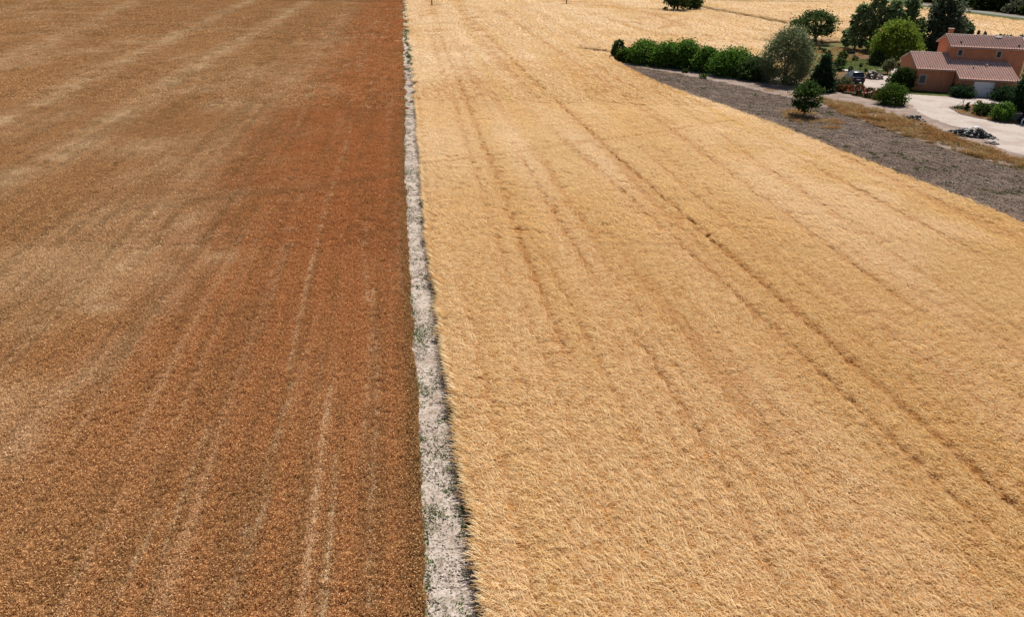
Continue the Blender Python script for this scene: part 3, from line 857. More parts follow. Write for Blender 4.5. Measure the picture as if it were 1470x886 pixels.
tree('poplar', 'pale green sapling beside the house chimney', 'tree', 1373, 66, 26, 15, 'spindle', 'mid', .05, .36, 70, 14, .12, None, lump=.25)
tree('round_tree', 'dense round dark tree behind the roof right of the chimney', 'tree', 1382, 62, 30, 20, 'round', 'dark', .04, .36, 110, 18, .18, lump=.15)
for i, (x, yt, w, m) in enumerate(((1392, 43, 8, 'dark'), (1402, 43, 8, 'dark'), (1410, 42, 10, 'olive'), (1427, 49, 5, 'dark'), (1433, 48, 6, 'dark'), (1438, 47, 6, 'dark'), (1443, 50, 5, 'olive'), (1449, 49, 6, 'dark'), (1464, 49, 7, 'olive'), (1473, 53, 9, 'dark'))):
    tree('cypress_sapling', 'young pointed cypress showing its tip above the upper roof ridge' if m == 'dark' else ['', '', 'feathery olive sapling showing above the roof ridge near the chimney', '', '', '', 'thin pale sapling showing above the middle of the roof ridge', '', 'bushy olive sapling showing above the right end of the roof ridge'][i],
         'tree', x, 60, yt, w, 'cone', m, .03, .3, 40, 12, .08, 'saplings in a row behind the house', lump=.2, limbs=2)
tree('cypress', 'tall black-green cypress at the right edge beside the driveway', 'tree', 1476, 172, 91, 50, 'dome', 'conifer', .01, .17, 620, 26, .15, limbs=3, inner=.75, lump=.08, clus=.1)
tree('evergreen_bush', 'dark evergreen bush at the right end wall of the house', 'bush', 1479, 120, 62, 26, 'dome', 'dark', 0, .2, 200, 20, .1, limbs=3)
# ---- hedge
tree('clipped_cypress', 'dark egg-shaped cypress at the far left end of the hedge', 'tree', 886.5, 85, 57.5, 20, 'round', 'dark', .02, .2, 170, 20, .1, limbs=2, inner=.75, lump=.05, clus=.1)
HB = 'bushes growing together as the hedge'
for bx, by, yt, w, m, lb in ((901, 88, 70, 28, 'bright', 'low light green bush next to the egg-shaped cypress'), (925, 91, 61, 46, 'hedge', 'second hedge bush, round and dense, right of the light green one'), (956, 95, 63, 46, 'hedge', 'even-topped bush in the left half of the hedge'),
                          (985, 98, 60, 42, 'hedge', 'hedge bush with upright shoots at the hedge\'s highest point'), (1013, 102, 70, 40, 'hedge', 'hedge bush sloping down to the dip in the hedge'), (1050, 108, 73, 60, 'hedge', 'wide domed bush right of the dip in the hedge'), (1082, 114, 84, 44, 'dark', 'darkest low bush touching the silvery tree')):
    tree('hedge_bush', lb, 'bush', bx, by, yt, w, 'dome', m, .0, .22, int(6.5 * w), 24, .08, HB, limbs=4, lump=.2, clus=.16, inner=.5, aspect=.85)
tree('weed_bush', 'single small green weed bush on the pale strip below the hedge', 'bush', 1009, 112, 106, 11, 'dome', 'bright', 0, .15, 26, 12, 0, lump=.2)
tree('weed_bush', 'tiny green weed at the foot of the hedge', 'bush', 983, 104, 98, 9, 'dome', 'mid', 0, .15, 22, 12, 0, lump=.2)
# ---- far trees and poles
tree('far_tree', 'bigger of two dark trees alone in the far wheat', 'tree', 972, 17.5, -22, 36, 'dome', 'dark', .18, .5, 170, 18, .35, 'pair of trees in the far wheat', lump=.25, ragged=.3, limb=8)
tree('far_tree', 'smaller dark tree right beside its larger neighbour in the far wheat', 'tree', 992, 16, -14, 28, 'dome', 'dark', .2, .5, 120, 18, .3, 'pair of trees in the far wheat', lump=.25)
tree('bush', 'small dark bush left of the pair of trees in the far wheat', 'bush', 955, 15.5, 10, 7, 'dome', 'dark', 0, .4, 20, 12, 0)
M_pole = plain_mat('weathered pole', (.17, .085, .06), .3, 4, .9, .1)
M_porcelain = plain_mat('porcelain', (.5, .48, .44), .1)
for x, y, lb in ((620, 10, 'left of two reddish poles standing in the far wheat'), (813, 8, 'right of two reddish poles standing in the far wheat')):
    X, Y = P(x, y)
    o = tag(link('utility_pole', None, loc=(X, Y, 0)), lb, 'pole', 'poles in the far wheat')
    mb = MB(); mb.tube([(0, 0, -.2), (0, 0, 5), (0, 0, 9)], [.2, .17, .13], 8); mb.build('pole', M_pole, o, smooth=True)
    mb = MB(); mb.box((0, 0, 8.5), (1.7, .12, .12)); mb.build('crossarm', M_pole, o)
    mb = MB()
    for q in (-.7, 0, .7):
        mb = MB(); mb.tube([(q, 0, 8.56), (q, 0, 8.62), (q, 0, 8.8)], [.03, .06, .03], 7)
        mb.build('insulator', M_porcelain, o, smooth=True)

# ---- trees beyond the far road
def roadside(x, d, h, w, mat, label, group=None, seed=0, name='roadside_tree'):
    i = n_tree[0] = n_tree[0] + 1
    X = xof(VERGE, x) + d
    o = tag(link(name, None, loc=(X, x, 0)), label, 'tree', group)
    me, C = crown_mesh(.2, h, w / 2, 'dome', 110, 18, .8, 900 + i * 3, lump=.25, clus=.2, inner=.3)
    link('crown', me, [GREEN[mat]], o)
    mb = MB(); mb.tube([(0, 0, -.1), (0, 0, h * .6)], [.35, .15], 6); mb.build('trunk', M_bark, o)
rr = random.Random(5)
yy = 175
k = 0
spec = {3: ('mid', 'green roadside tree brighter than its dark neighbours'), 6: ('yellow', 'yellowish green tree in the dark row beyond the far road'), 9: ('dry', 'brown dry bush in the row beyond the far road'), 12: ('grey', 'grey-green bush near the left end of the row beyond the road')}
while yy < 420:
    m, lb = spec.get(k, ('woods', 'dark leafy tree in the row beyond the far road'))
    h = rr.uniform(5, 9) if k not in spec else rr.uniform(3.5, 5)
    roadside(yy, 25 + rr.uniform(0, 4) if k in spec else 28 + rr.uniform(0, 5), h, rr.uniform(9, 13), m, lb, 'trees in the row beyond the far road')
    yy += rr.uniform(8, 12); k += 1
V_, F_, S_, off = [], [], [], 0
r_ = np.random.default_rng(3)
me_w = []
n = 42000
y_ = r_.uniform(150, 560, n); d_ = r_.uniform(38, 150, n)
x_ = xof(VERGE, y_) + d_
hh = 6 + 7 * fbm(x_, y_, 9, 91)
pz = hh * r_.uniform(.25, 1, n) ** .5
Pp = np.stack([x_, y_, pz], 1); nn = r_.normal(0, 1, (n, 3)); nn[:, 2] += .5; nn /= np.linalg.norm(nn, axis=1)[:, None]
u = np.cross(nn, r_.normal(0, 1, (n, 3))); u /= np.linalg.norm(u, axis=1)[:, None]; v = np.cross(nn, u)
sz = r_.uniform(.7, 1.6, n)[:, None]
V_ = np.stack([Pp - u * sz, Pp - v * sz, Pp + u * sz, Pp + v * sz], 1).reshape(-1, 3)
tag(link('woods', np_mesh('woods', V_, np.arange(4 * n).reshape(-1, 4), np.repeat(r_.uniform(0, 1, n), 4)), [GREEN['woods']]), 'dark mass of woodland beyond the far road at the top right', 'woods', kind='stuff')

# ---- flowers, shrubs
M_redflower = leaf_mat('red flowers', (.22, .03, .025), (.55, .10, .075), .3)
M_whiteflower = leaf_mat('pale flowers', (.45, .38, .33), (.75, .68, .6), .3)
def flower_mesh(h, rad, n, size, seed):
    r = np.random.default_rng(seed)
    th, ph = r.uniform(0, 6.28, n), np.arccos(r.uniform(-.1, 1, n))
    c = np.stack([np.cos(th) * np.sin(ph) * rad, np.sin(th) * np.sin(ph) * rad, h * .35 + np.cos(ph) * h * .68], 1) * r.uniform(.88, 1.08, (n, 1))
    d = r.normal(0, 1, (n, 3)); d /= np.linalg.norm(d, axis=1)[:, None]
    u = np.cross(d, r.normal(0, 1, (n, 3))); u /= np.linalg.norm(u, axis=1)[:, None]; v = np.cross(d, u)
    s = (size * r.uniform(.6, 1.4, n) / 2)[:, None]
    return np_mesh('blossoms', np.stack([c - u * s, c - v * s, c + u * s, c + v * s], 1).reshape(-1, 3), np.arange(4 * n).reshape(-1, 4), np.repeat(r.uniform(0, 1, n), 4))
OL = 'red-flowered shrubs along the yard'
for i, (x, y, yt, w, lb) in enumerate(((1205, 131, 122, 13, 'first red-flowered shrub, next to the low grey-green hedge'), (1217, 133, 121.5, 17, 'second red-flowered shrub from the conifer'), (1231, 136, 121, 17, 'tall red-flowered shrub in front of the parked car'), (1247, 139, 126.5, 17, 'red-flowered shrub right of the parked car'), (1261, 142, 128, 15, 'last red-flowered shrub, touching the bright green bush'))):
    o = tree('oleander', lb, 'shrub', x, y, yt, w, 'dome', 'red', 0, .13, 60, 14, .03, OL, limbs=3, lump=.2)
    X, Y = P(x, y); h = top_z(X, Y, yt)
    link('blossoms', flower_mesh(h, w / pxm(X, Y) / 2, 190, .17, 300 + i), [M_redflower], o)
tree('low_hedge', 'low grey-green clipped hedge left of the parked car', 'hedge', 1209, 125, 112, 25, 'dome', 'olive', 0, .14, 120, 18, .04, limbs=3, lump=.1, inner=.6)
tree('bay_shrub', 'bright green leafy shrub at the corner of the driveway', 'shrub', 1278, 149, 122, 42, 'dome', 'bright', 0, .17, 190, 20, .06, limbs=5, lump=.2)
tree('laurel_shrub', 'big dark green shrub against the left corner of the house', 'shrub', 1293, 128, 98, 32, 'dome', 'laurel', 0, .16, 330, 24, .08, limbs=5, lump=.1, inner=.65, clus=.12)
o = tree('rose_bush', 'small dark shrub with pale flowers left of the big house shrub', 'shrub', 1275, 126, 106, 12, 'dome', 'dark', 0, .13, 40, 12, .03, limbs=2)
X, Y = P(1275, 126); link('blossoms', flower_mesh(top_z(X, Y, 106), .6, 30, .18, 77), [M_whiteflower], o)
tree('wall_shrub', 'dark shrub in the wall corner left of the garage', 'shrub', 1361, 130, 115, 18, 'dome', 'conifer', 0, .15, 110, 18, .04, limbs=2)
tree('yucca', 'spiky grey-green plant beside the garage corner', 'plant', 1368, 134, 121, 11, 'dome', 'grey', .05, .14, 40, 12, .05, limbs=2, long=3)
tree('wall_shrub', 'low wide dark shrub left of the white garage door', 'shrub', 1380, 139, 125, 30, 'dome', 'conifer', 0, .15, 170, 20, .04, limbs=3, lump=.12)
tree('wall_shrub', 'low wide dark shrub right of the white garage door', 'shrub', 1443, 144, 126, 38, 'dome', 'conifer', 0, .15, 230, 20, .04, limbs=3, lump=.12)
tree('dwarf_conifer', 'little dark pointed conifer on the driveway island', 'shrub', 1387, 159.5, 146, 9, 'cone', 'conifer', 0, .11, 60, 14, .03, limbs=1, lump=.1)
tree('pittosporum', 'pale yellow-leaved shrub at the left of the island planting', 'shrub', 1402, 157, 144, 10, 'dome', 'yellow', .1, .12, 40, 12, .03, limbs=3, ragged=.3)
tree('island_shrub', 'green island shrub between the pale shrub and the leafy one', 'shrub', 1408, 165, 149, 24, 'dome', 'mid', 0, .14, 100, 16, .04, limbs=3, lump=.22)
tree('island_shrub', 'taller leafy shrub in the middle of the driveway island', 'shrub', 1420, 166, 148, 18, 'dome', 'olive', 0, .14, 80, 16, .04, limbs=3, lump=.22)
tree('island_shrub', 'large leafy green shrub beside the grey tank', 'shrub', 1438, 173, 149, 30, 'dome', 'hedge', 0, .15, 170, 18, .05, limbs=4, lump=.22, ragged=.2)
tree('island_shrub', 'thin upright green shrub behind the grey tank', 'shrub', 1447, 168, 150, 13, 'spindle', 'bright', 0, .13, 50, 14, .04, limbs=3, lump=.2)
tree('ground_cover', 'flat dark creeping plant at the tip of the driveway island', 'plant', 1376, 156, 153, 15, 'dome', 'dark', 0, .1, 40, 12, 0)
tree('olive_tree', 'small grey olive tree on the lawn left of the house', 'tree', 1274, 106, 85, 19, 'round', 'olive', .25, .15, 100, 16, .07, bark=M_palebark, limbs=4, lump=.2)
tree('garden_shrub', 'leafy green shrub at the left edge of the lawn', 'shrub', 1209, 87, 74, 13, 'dome', 'mid', 0, .2, 50, 14, .04, limbs=2)
tree('garden_shrub', 'rounded dark shrub at the lower left of the lawn', 'shrub', 1204, 96, 83, 15, 'dome', 'dark', 0, .18, 60, 16, .04, limbs=2)
tree('garden_shrub', 'low dark dome-shaped plant beside the white slab', 'shrub', 1206, 101.5, 95, 11, 'dome', 'dark', 0, .14, 40, 16, 0)
tree('garden_shrub', 'low bush at the back of the garden soil bed', 'shrub', 1227, 86, 80, 9, 'dome', 'olive', 0, .18, 30, 12, 0)
tree('garden_shrub', 'dark bush under the left side of the yellow-green tree', 'shrub', 1258, 92, 76, 24, 'dome', 'dark', 0, .2, 120, 16, .05, limbs=2)
tree('topiary', 'little clipped ball tree in the middle of the lawn', 'shrub', 1235, 98.5, 90.5, 5.5, 'round', 'dark', .3, .1, 40, 14, .04, limbs=0, lump=.05)
tree('topiary', 'little clipped ball tree just behind the car roof', 'shrub', 1242, 105, 97.5, 5.5, 'round', 'dark', .25, .1, 40, 14, .04, limbs=0, lump=.05)
for x, y, yt, w, m, lb in ((1167.5, 71, 67, 7, 'dark', 'dark potted-size bush below the fig tree, left one'), (1176, 72, 67, 5, 'dark', 'narrow dark bush below the fig tree'), (1181.5, 75, 69, 8, 'mid', 'green bush below the right side of the spreading tree'), (1188.5, 77, 72, 7, 'dark', 'lowest dark bush in the rough grass below the spreading tree')):
    tree('garden_shrub', lb.replace(', left one', ' trunk'), 'shrub', x, y, yt, w, 'dome', m, 0, .2, 22, 12, 0)

# ================================================================== FARMHOUSE
HX, HY, HYAW = 58.02, 114.23, -0.23
HE, SL, RB, RB2 = 3.086, .281, 6.03, 11.7                      # eave height, slope, ridge and rear eave depth of the low wing
house = tag(link('farmhouse', None, loc=(HX, HY, 0), rotz=HYAW), 'terracotta walled farmhouse with pink tiled roofs at two heights', 'house')
t = NT('stucco')
n_ = t.noise(t.objpos(), 1.2, 5, .6)
v_ = t.noise(t.objpos(), 1.1, 4, .65, (3.0, 3.0, .35))
c_ = t.mix(t.maprange(v_, .52, .72, 0, .4), t.ramp(n_, [(.3, (.42, .168, .092)), (.7, (.54, .23, .13))]), (.24, .115, .075))
M_stucco = t.principled(c_, .9, t.bump(t.noise(t.objpos(), 30, 2), .2, .01), .1)
M_trim = plain_mat('pale render', (.42, .335, .30), .12, 3, .85, .1)
M_white = plain_mat('white metal door', (.84, .82, .83), .05, 2, .45, .4)
M_glass = plain_mat('dark window glass', (.02, .025, .03), .2, 2, .08, .6)
M_shutter = plain_mat('grey shutter', (.085, .085, .085), .2, 3, .6)
t = NT('canal tiles')
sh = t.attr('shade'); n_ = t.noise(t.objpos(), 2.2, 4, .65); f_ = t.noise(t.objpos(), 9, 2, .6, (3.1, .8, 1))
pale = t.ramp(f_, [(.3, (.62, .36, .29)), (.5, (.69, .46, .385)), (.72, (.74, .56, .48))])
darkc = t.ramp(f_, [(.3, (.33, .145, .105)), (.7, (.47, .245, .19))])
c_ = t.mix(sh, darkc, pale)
c_ = t.mix(t.maprange(n_, .5, .68, 0, .45), c_, (.16, .11, .10))
M_tile = t.principled(c_, .9, None, .1)

def roof_sheet(a0, a1, b0, b1, z0, slope, per=.33):
    """canal tiles: channels and covers running down the slope, in overlapping courses"""
    na = int((a1 - a0) / per) * 8 + 1
    A = np.linspace(a0, a1, na)
    ph = (A - a0) / per % 1.0
    prof = np.where(ph < .5, np.sin(ph * 2 * math.pi), .45 * np.sin(ph * 2 * math.pi)) * .065
    L = abs(b1 - b0); nc = max(1, int(L / .42))
    Bs, dz = [], []
    for k in range(nc):
        Bs += [b0 + (b1 - b0) * k / nc, b0 + (b1 - b0) * ((k + 1) / nc - .002)]; dz += [.03, .0]
    Bs, dz = np.array(Bs), np.array(dz)
    X, Y = np.meshgrid(A, Bs)
    Z = z0 + slope * (Y - b0) + prof[None, :] + dz[:, None] + .04
    nb = len(Bs)
    i, j = np.meshgrid(np.arange(nb - 1), np.arange(na - 1), indexing='ij')
    a = (i * na + j).ravel()
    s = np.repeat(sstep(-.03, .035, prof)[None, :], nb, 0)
    return np.stack([X, Y, Z], 2).reshape(-1, 3), np.stack([a, a + 1, a + na + 1, a + na], 1), s.ravel()

def roof(parts, eaves, ridge):
    V, F, Sh, off = [], [], [], 0
    for p in parts:
        v, f, s = roof_sheet(*p); V.append(v); F.append(f + off); Sh.append(s); off += len(v)
    r = link('roof', np_mesh('roof', np.concatenate(V), np.concatenate(F), np.concatenate(Sh)), [M_tile], house)
    mb = MB()
    for (a0, a1, b0, z0, b1, z1) in eaves:
        mb.loft([[(a, b0, z0 - .12), (a, b0, z0 - .015), (a, b1, z1 - .015), (a, b1, z1 - .12)] for a in (a0, a1)])
    mb.build('eaves', M_trim, r)
    mb = MB()
    for (a0, a1, b, z) in ridge:
        n = int((a1 - a0) / .42)
        for k in range(n):
            x0, x1 = a0 + (a1 - a0) * k / n, a0 + (a1 - a0) * (k + 1) / n
            sec = lambda x, rr: [(x, b + math.cos(q) * rr, z + .05 + math.sin(q) * rr * .8) for q in np.linspace(-.2, math.pi + .2, 7)]
            mb.loft([sec(x0, .14), sec(x1 - .01, .16)])
    ri = mb.build('ridge_tiles', M_trim, r)
    return r
ZR = HE + SL * RB
V0, ZU, UC, SU, U1, U2 = 3.57, 6.0, 4.17, .319, 4.71, 15.05
ZR2 = ZU + SU * UC
eb = -2.695
# walls
MB().prism([(.4, -.3), (.4, HE + SL * .4 - .13), (RB, ZR - .14), (RB2 - .4, ZR - SL * (RB2 - .4 - RB) - .13), (RB2 - .4, -.3)], .25, 5.30).build('wall', M_stucco, house)
MB().prism([(eb + .4, -.3), (eb + .4, HE + SL * (eb + .4) - .13), (4.3, HE + SL * 4.3 - .13), (4.3, -.3)], 5.42, 12.62).build('wall', M_stucco, house)
MB().prism([(V0 + .4, -.3), (V0 + .4, ZU + SU * .4 - .13), (V0 + UC, ZR2 - .14), (V0 + 2 * UC - .4, ZU + SU * .4 - .13), (V0 + 2 * UC - .4, -.3)], U1 + .38, U2 - .12).build('wall', M_stucco, house)
roof([(0, 5.16, 0, RB, HE, SL), (0, 5.1, RB2, RB + .02, ZR - SL * (RB2 - RB), -SL)],
     [(0, 5.155, 0, HE, RB - .03, ZR - .01), (0, 5.05, RB2, ZR - SL * (RB2 - RB), RB + .03, ZR - .01)], [(0, 5.06, RB, ZR)])
roof([(5.17, 12.93, eb, V0 + .42, HE + SL * eb, SL)], [(5.165, 12.93, eb, HE + SL * eb, V0 + .41, HE + SL * (V0 + .41))], [])
up = roof([(U1, U2, V0, V0 + UC, ZU, SU), (U1, U2, V0 + 2 * UC, V0 + UC + .02, ZU, -SU)],
          [(U1, U2, V0, ZU, V0 + UC - .03, ZR2 - .01), (U1, U2, V0 + 2 * UC, ZU, V0 + UC + .03, ZR2 - .01)], [(U1, U2, V0 + UC, ZR2)])
# chimney on the rear slope near the left end
mb = MB(); mb.box((U1 + .9, V0 + UC + 1.0, ZR2 + .0), (.6, .5, 1.5)); ch = mb.build('chimney', M_stucco, up)
mb = MB(); mb.box((U1 + .9, V0 + UC + 1.0, ZR2 + .80), (.78, .68, .1), bevel=.02); mb.build('cap', M_trim, ch)
# roof vents
def vent(a, b, z, sl, parent=None, m=None):
    mb = MB(); mb.tube([(a, b, z - .1), (a, b - .02, z + .18), (a, b - .1, z + .3)], [.14, .13, .1], 8)
    mb.build('roof_vent', m or M_shutter, house, smooth=True)
for a, b in ((U1 + 1.6, 1.3 + V0), (U1 + 9.2, .9 + V0), ): vent(a, b, ZU + SU * (b - V0) + .05, SU)
vent(4.8, .9 + 1.6, HE + SL * 2.5 + .05, SL, m=M_tile); vent(7.7, 1.1, HE + SL * 1.1 + .05, SL, m=M_trim); vent(9.6, 1.9, HE + SL * 1.9 + .05, SL, m=M_trim)
mb = MB(); mb.box((U1 + 7.1, V0 + 3.55, ZU + SU * 3.55 + .14), (.8, .5, .16), Matrix.Rotation(math.atan(SU), 4, 'X'), .02)
mb.build('skylight', M_shutter, up)
# windows: frame (render surround), pane set back between
def window(a0, a1, z0, z1, b, pane, fw=.17):
    mb = MB()
    for (x0, x1, y0, y1) in ((a0, a1, z1 - fw, z1), (a0, a1, z0, z0 + fw), (a0, a0 + fw, z0 + fw, z1 - fw), (a1 - fw, a1, z0 + fw, z1 - fw)):
        mb.box(((x0 + x1) / 2, b - .02, (y0 + y1) / 2), (x1 - x0, .10, y1 - y0))
    w = mb.build('window', M_trim, house)
    MB().box(((a0 + a1) / 2, b - .005, (z0 + z1) / 2), (a1 - a0 - 2 * fw, .03, z1 - z0 - 2 * fw)).build('pane', pane, w)
    return w
window(.65, 1.72, .95, 2.35, .4, M_shutter)
for a in (U1 + 1.15, U1 + 6.3): window(a, a + .85, ZU - 1.35, ZU - .25, V0 + .4, M_glass)
# garage door
bw = eb + .4
mb = MB()
D0, D1, DH = 7.34, 9.88, 2.04
for (x0, x1, y0, y1) in ((D0 - .16, D1 + .16, DH, DH + .06), (D0 - .16, D0, 0, DH), (D1, D1 + .16, 0, DH)):
    mb.box(((x0 + x1) / 2, bw - .03, (y0 + y1) / 2), (x1 - x0, .14, y1 - y0))
gd = mb.build('garage_door', M_trim, house)
mb = MB()
for k in range(5): mb.box(((D0 + D1) / 2, bw - .012, DH * (k + .5) / 5), (D1 - D0, .05, DH / 5 - .014), bevel=.006)
mb.build('door_panel', M_white, gd)
MB().box((D1 - .45, bw - .055, .3), (.16, .04, .06), bevel=.01).build('handle', M_shutter, gd)
mb = MB(); mb.box((11.6, bw - .08, 1.95), (.2, .14, .14), bevel=.03); mb.build('wall_lamp', M_trim, house)
mb = MB(); mb.box((D1 + .75, bw - .08, 1.95), (.14, .12, .12), bevel=.03); mb.build('wall_lamp', M_trim, house)

# ================================================================== PARKED CAR
M_paint = plain_mat('navy car paint', (.008, .011, .026), .1, 2, .3, .5)
M_rubber = plain_mat('tyre rubber', (.015, .015, .015), .2, 8, .9)
M_rim = plain_mat('alloy', (.45, .46, .48), .1, 5, .3, .5, .8)
M_lampred = plain_mat('tail lamp', (.35, .02, .015), .1, 4, .2, .5)
M_plate = plain_mat('number plate', (.62, .62, .6), .05, 4, .5)
M_plastic = plain_mat('black plastic', (.03, .03, .032), .2, 6, .7)
cx, cy = P(1231, 121.5)
ax = math.atan2(.99, .13) - math.pi / 2
cx, cy = cx + .13 * 2.4, cy + .99 * 2.4
car = tag(link('parked_car', None, loc=(cx, cy, .016), rotz=ax), 'dark navy hatchback parked facing away on the pale yard', 'car')
car.scale = (1.15, 1.12, 1.15)
def sect(y, w, z0, z1, rnd=.12):
    h = w / 2
    return [(-h + rnd, y, z0), (h - rnd, y, z0), (h, y, z0 + rnd), (h + .015, y, (z0 + z1) / 2), (h - .03, y, z1 - rnd * .6), (h - .16, y, z1), (-h + .16, y, z1), (-h + .03, y, z1 - rnd * .6), (-h - .015, y, (z0 + z1) / 2), (-h, y, z0 + rnd)]
MB().loft([sect(-2.1, 1.55, .45, .86), sect(-2.03, 1.72, .32, .97), sect(-1.5, 1.8, .26, 1.0), sect(0, 1.82, .24, .98), sect(.9, 1.8, .25, .97), sect(1.5, 1.78, .26, .90), sect(1.95, 1.66, .32, .78), sect(2.12, 1.4, .42, .64)]).build('body', M_paint, car, smooth=True)
cab = lambda y, w, z: [(-w / 2, y, z), (w / 2, y, z)]
def frus(mb, y0, y1, w0, z0, ty0, ty1, w1, z1):
    mb.loft([[(-w0 / 2, y0, z0), (w0 / 2, y0, z0), (w0 / 2, y1, z0), (-w0 / 2, y1, z0)], [(-w1 / 2, ty0, z1), (w1 / 2, ty0, z1), (w1 / 2, ty1, z1), (-w1 / 2, ty1, z1)]])
mb = MB(); frus(mb, -1.92, .95, 1.62, .94, -1.55, .25, 1.25, 1.48); mb.build('cabin', M_paint, car)
mb = MB(); mb.loft([[(-.6, y, z), (.6, y, z), (.66, y, z - .03), (.6, y, z - .05), (-.6, y, z - .05), (-.66, y, z - .03)] for y, z in ((-1.68, 1.50), (-1.2, 1.545), (-.4, 1.55), (.3, 1.50))]); mb.build('roof', M_paint, car, smooth=True)
mb = MB()
q0, q1 = Vector((0, -1.90, .99)), Vector((0, -1.60, 1.44))
mb.loft([[(-.68, q0.y - .02, q0.z), (.68, q0.y - .02, q0.z), (.55, q1.y - .02, q1.z), (-.55, q1.y - .02, q1.z)], [(-.68, q0.y + .02, q0.z), (.68, q0.y + .02, q0.z), (.55, q1.y + .02, q1.z), (-.55, q1.y + .02, q1.z)]])
mb.build('rear_window', M_glass, car)
mb = MB(); mb.loft([[(-.72, .96, .98), (.72, .96, .98), (.58, .33, 1.45), (-.58, .33, 1.45)], [(-.72, .92, .96), (.72, .92, .96), (.58, .29, 1.43), (-.58, .29, 1.43)]]); mb.build('windscreen', M_glass, car)
for s in (-1, 1):
    for y0, y1, t0, t1 in ((-1.55, -.55, -1.35, -.55), (-.47, .72, -.47, .20)):
        MB().loft([[(s * (.80 + d), y0, 1.0), (s * (.80 + d), y1, 1.0), (s * (.645 + d), t1, 1.43), (s * (.645 + d), t0, 1.43)] for d in (-.02, .012)]).build('side_window', M_glass, car)
    MB().box((s * .70, -2.05, .80), (.22, .10, .26), bevel=.03).build('tail_light', M_lampred, car)
    MB().box((s * .95, .62, 1.02), (.16, .1, .12), bevel=.03).build('wing_mirror', M_paint, car)
    for y in (-1.3, 1.32):
        w = MB().tube([(s * .72, y, .32), (s * .74, y, .32), (s * .90, y, .32), (s * .92, y, .32)], [.27, .32, .32, .27], 18).build('wheel', M_rubber, car, smooth=False)
        MB().tube([(s * .905, y, .32), (s * .93, y, .32)], [.2, .18], 12).build('rim', M_rim, w)
MB().box((0, -2.08, .45), (1.6, .14, .24), bevel=.04).build('bumper', M_plastic, car)
MB().box((0, -2.115, .68), (.5, .03, .11)).build('number_plate', M_plate, car)

# ================================================================== YARD CLUTTER
def rock_mat(name, dark, light):
    t = NT(name); c = t.mix(t.attr('shade'), dark, light)
    return t.principled(c, .9, t.bump(t.noise(t.pos(), 14, 3), .5, .03), .1)
def rocks_np(c, r, rg, flat=.7):
    """angular lumps: jittered octahedra; c (n,3), r (n,)"""
    n = len(c)
    o = np.array([[1, 0, 0], [0, 1, 0], [-1, 0, 0], [0, -1, 0], [0, 0, 1], [0, 0, -1], ], float)
    V = o[None] * rg.uniform(.65, 1.35, (n, 6, 1)) + rg.normal(0, .16, (n, 6, 3))
    a = rg.uniform(0, 6.28, n); ca, sa = np.cos(a)[:, None], np.sin(a)[:, None]
    x, y = V[..., 0] * ca - V[..., 1] * sa, V[..., 0] * sa + V[..., 1] * ca
    V = np.stack([x * rg.uniform(.8, 1.3, (n, 1)), y, V[..., 2] * flat], 2) * r[:, None, None] + c[:, None, :]
    f = np.array([[0, 1, 4], [1, 2, 4], [2, 3, 4], [3, 0, 4], [1, 0, 5], [2, 1, 5], [3, 2, 5], [0, 3, 5]])
    F = (np.arange(n)[:, None, None] * 6 + f[None]).reshape(-1, 3)
    return V.reshape(-1, 3), F, np.repeat(rg.uniform(0, 1, n) ** 2, 6)
M_rubble = rock_mat('dark rubble', (.02, .02, .019), (.42, .40, .37))
M_rockpale = rock_mat('pale rocks', (.13, .105, .085), (.55, .50, .45))
def heap(name, label, x, y, l, w, h, rot, n, r, mat, seed, cat='heap'):
    rg = np.random.default_rng(seed)
    X, Y = P(x, y)
    q = np.stack([rg.normal(0, .38, n), rg.normal(0, .38, n)], 1); q = np.clip(q, -1, 1)
    z = h * np.clip(1 - (q ** 2).sum(1), 0, 1) * rg.uniform(.3, 1, n) * (.6 + .6 * vnoise(q[:, 0] * 3 + 5, q[:, 1] * 3 + 5, seed))
    v, f, s = rocks_np(np.column_stack([q[:, 0] * l / 2, q[:, 1] * w / 2, z]), r * rg.uniform(.5, 1.6, n), rg)
    return tag(link(name, np_mesh(name, v, f, s), [mat], loc=(X, Y, 0), rotz=rot), label, cat)
heap('rubble_heap', 'small dark heap of rubble on the gravel below the bright green shrub', 1311, 173, 2.6, 1.3, .75, -.5, 170, .13, M_rubble, 1)
heap('rubble_heap', 'long dark heap of rubble and torn white sheeting beside the driveway', 1391, 195, 5.6, 1.9, .95, -.55, 520, .16, M_rubble, 12)
heap('rubble_heap', 'scatter of pale broken stones at the lower end of the long dark heap', 1424, 206, 1.6, .8, .25, -.7, 50, .11, M_rockpale, 3)
heap('rock_pile', 'pile of pale rocks and branches right of the parked car', 1253, 112.5, 3.2, 2.4, 1.35, 0, 260, .2, M_rockpale, 4, 'pile')
M_sheeting = plain_mat('white sheeting', (.42, .42, .41), .2, 5, .6)
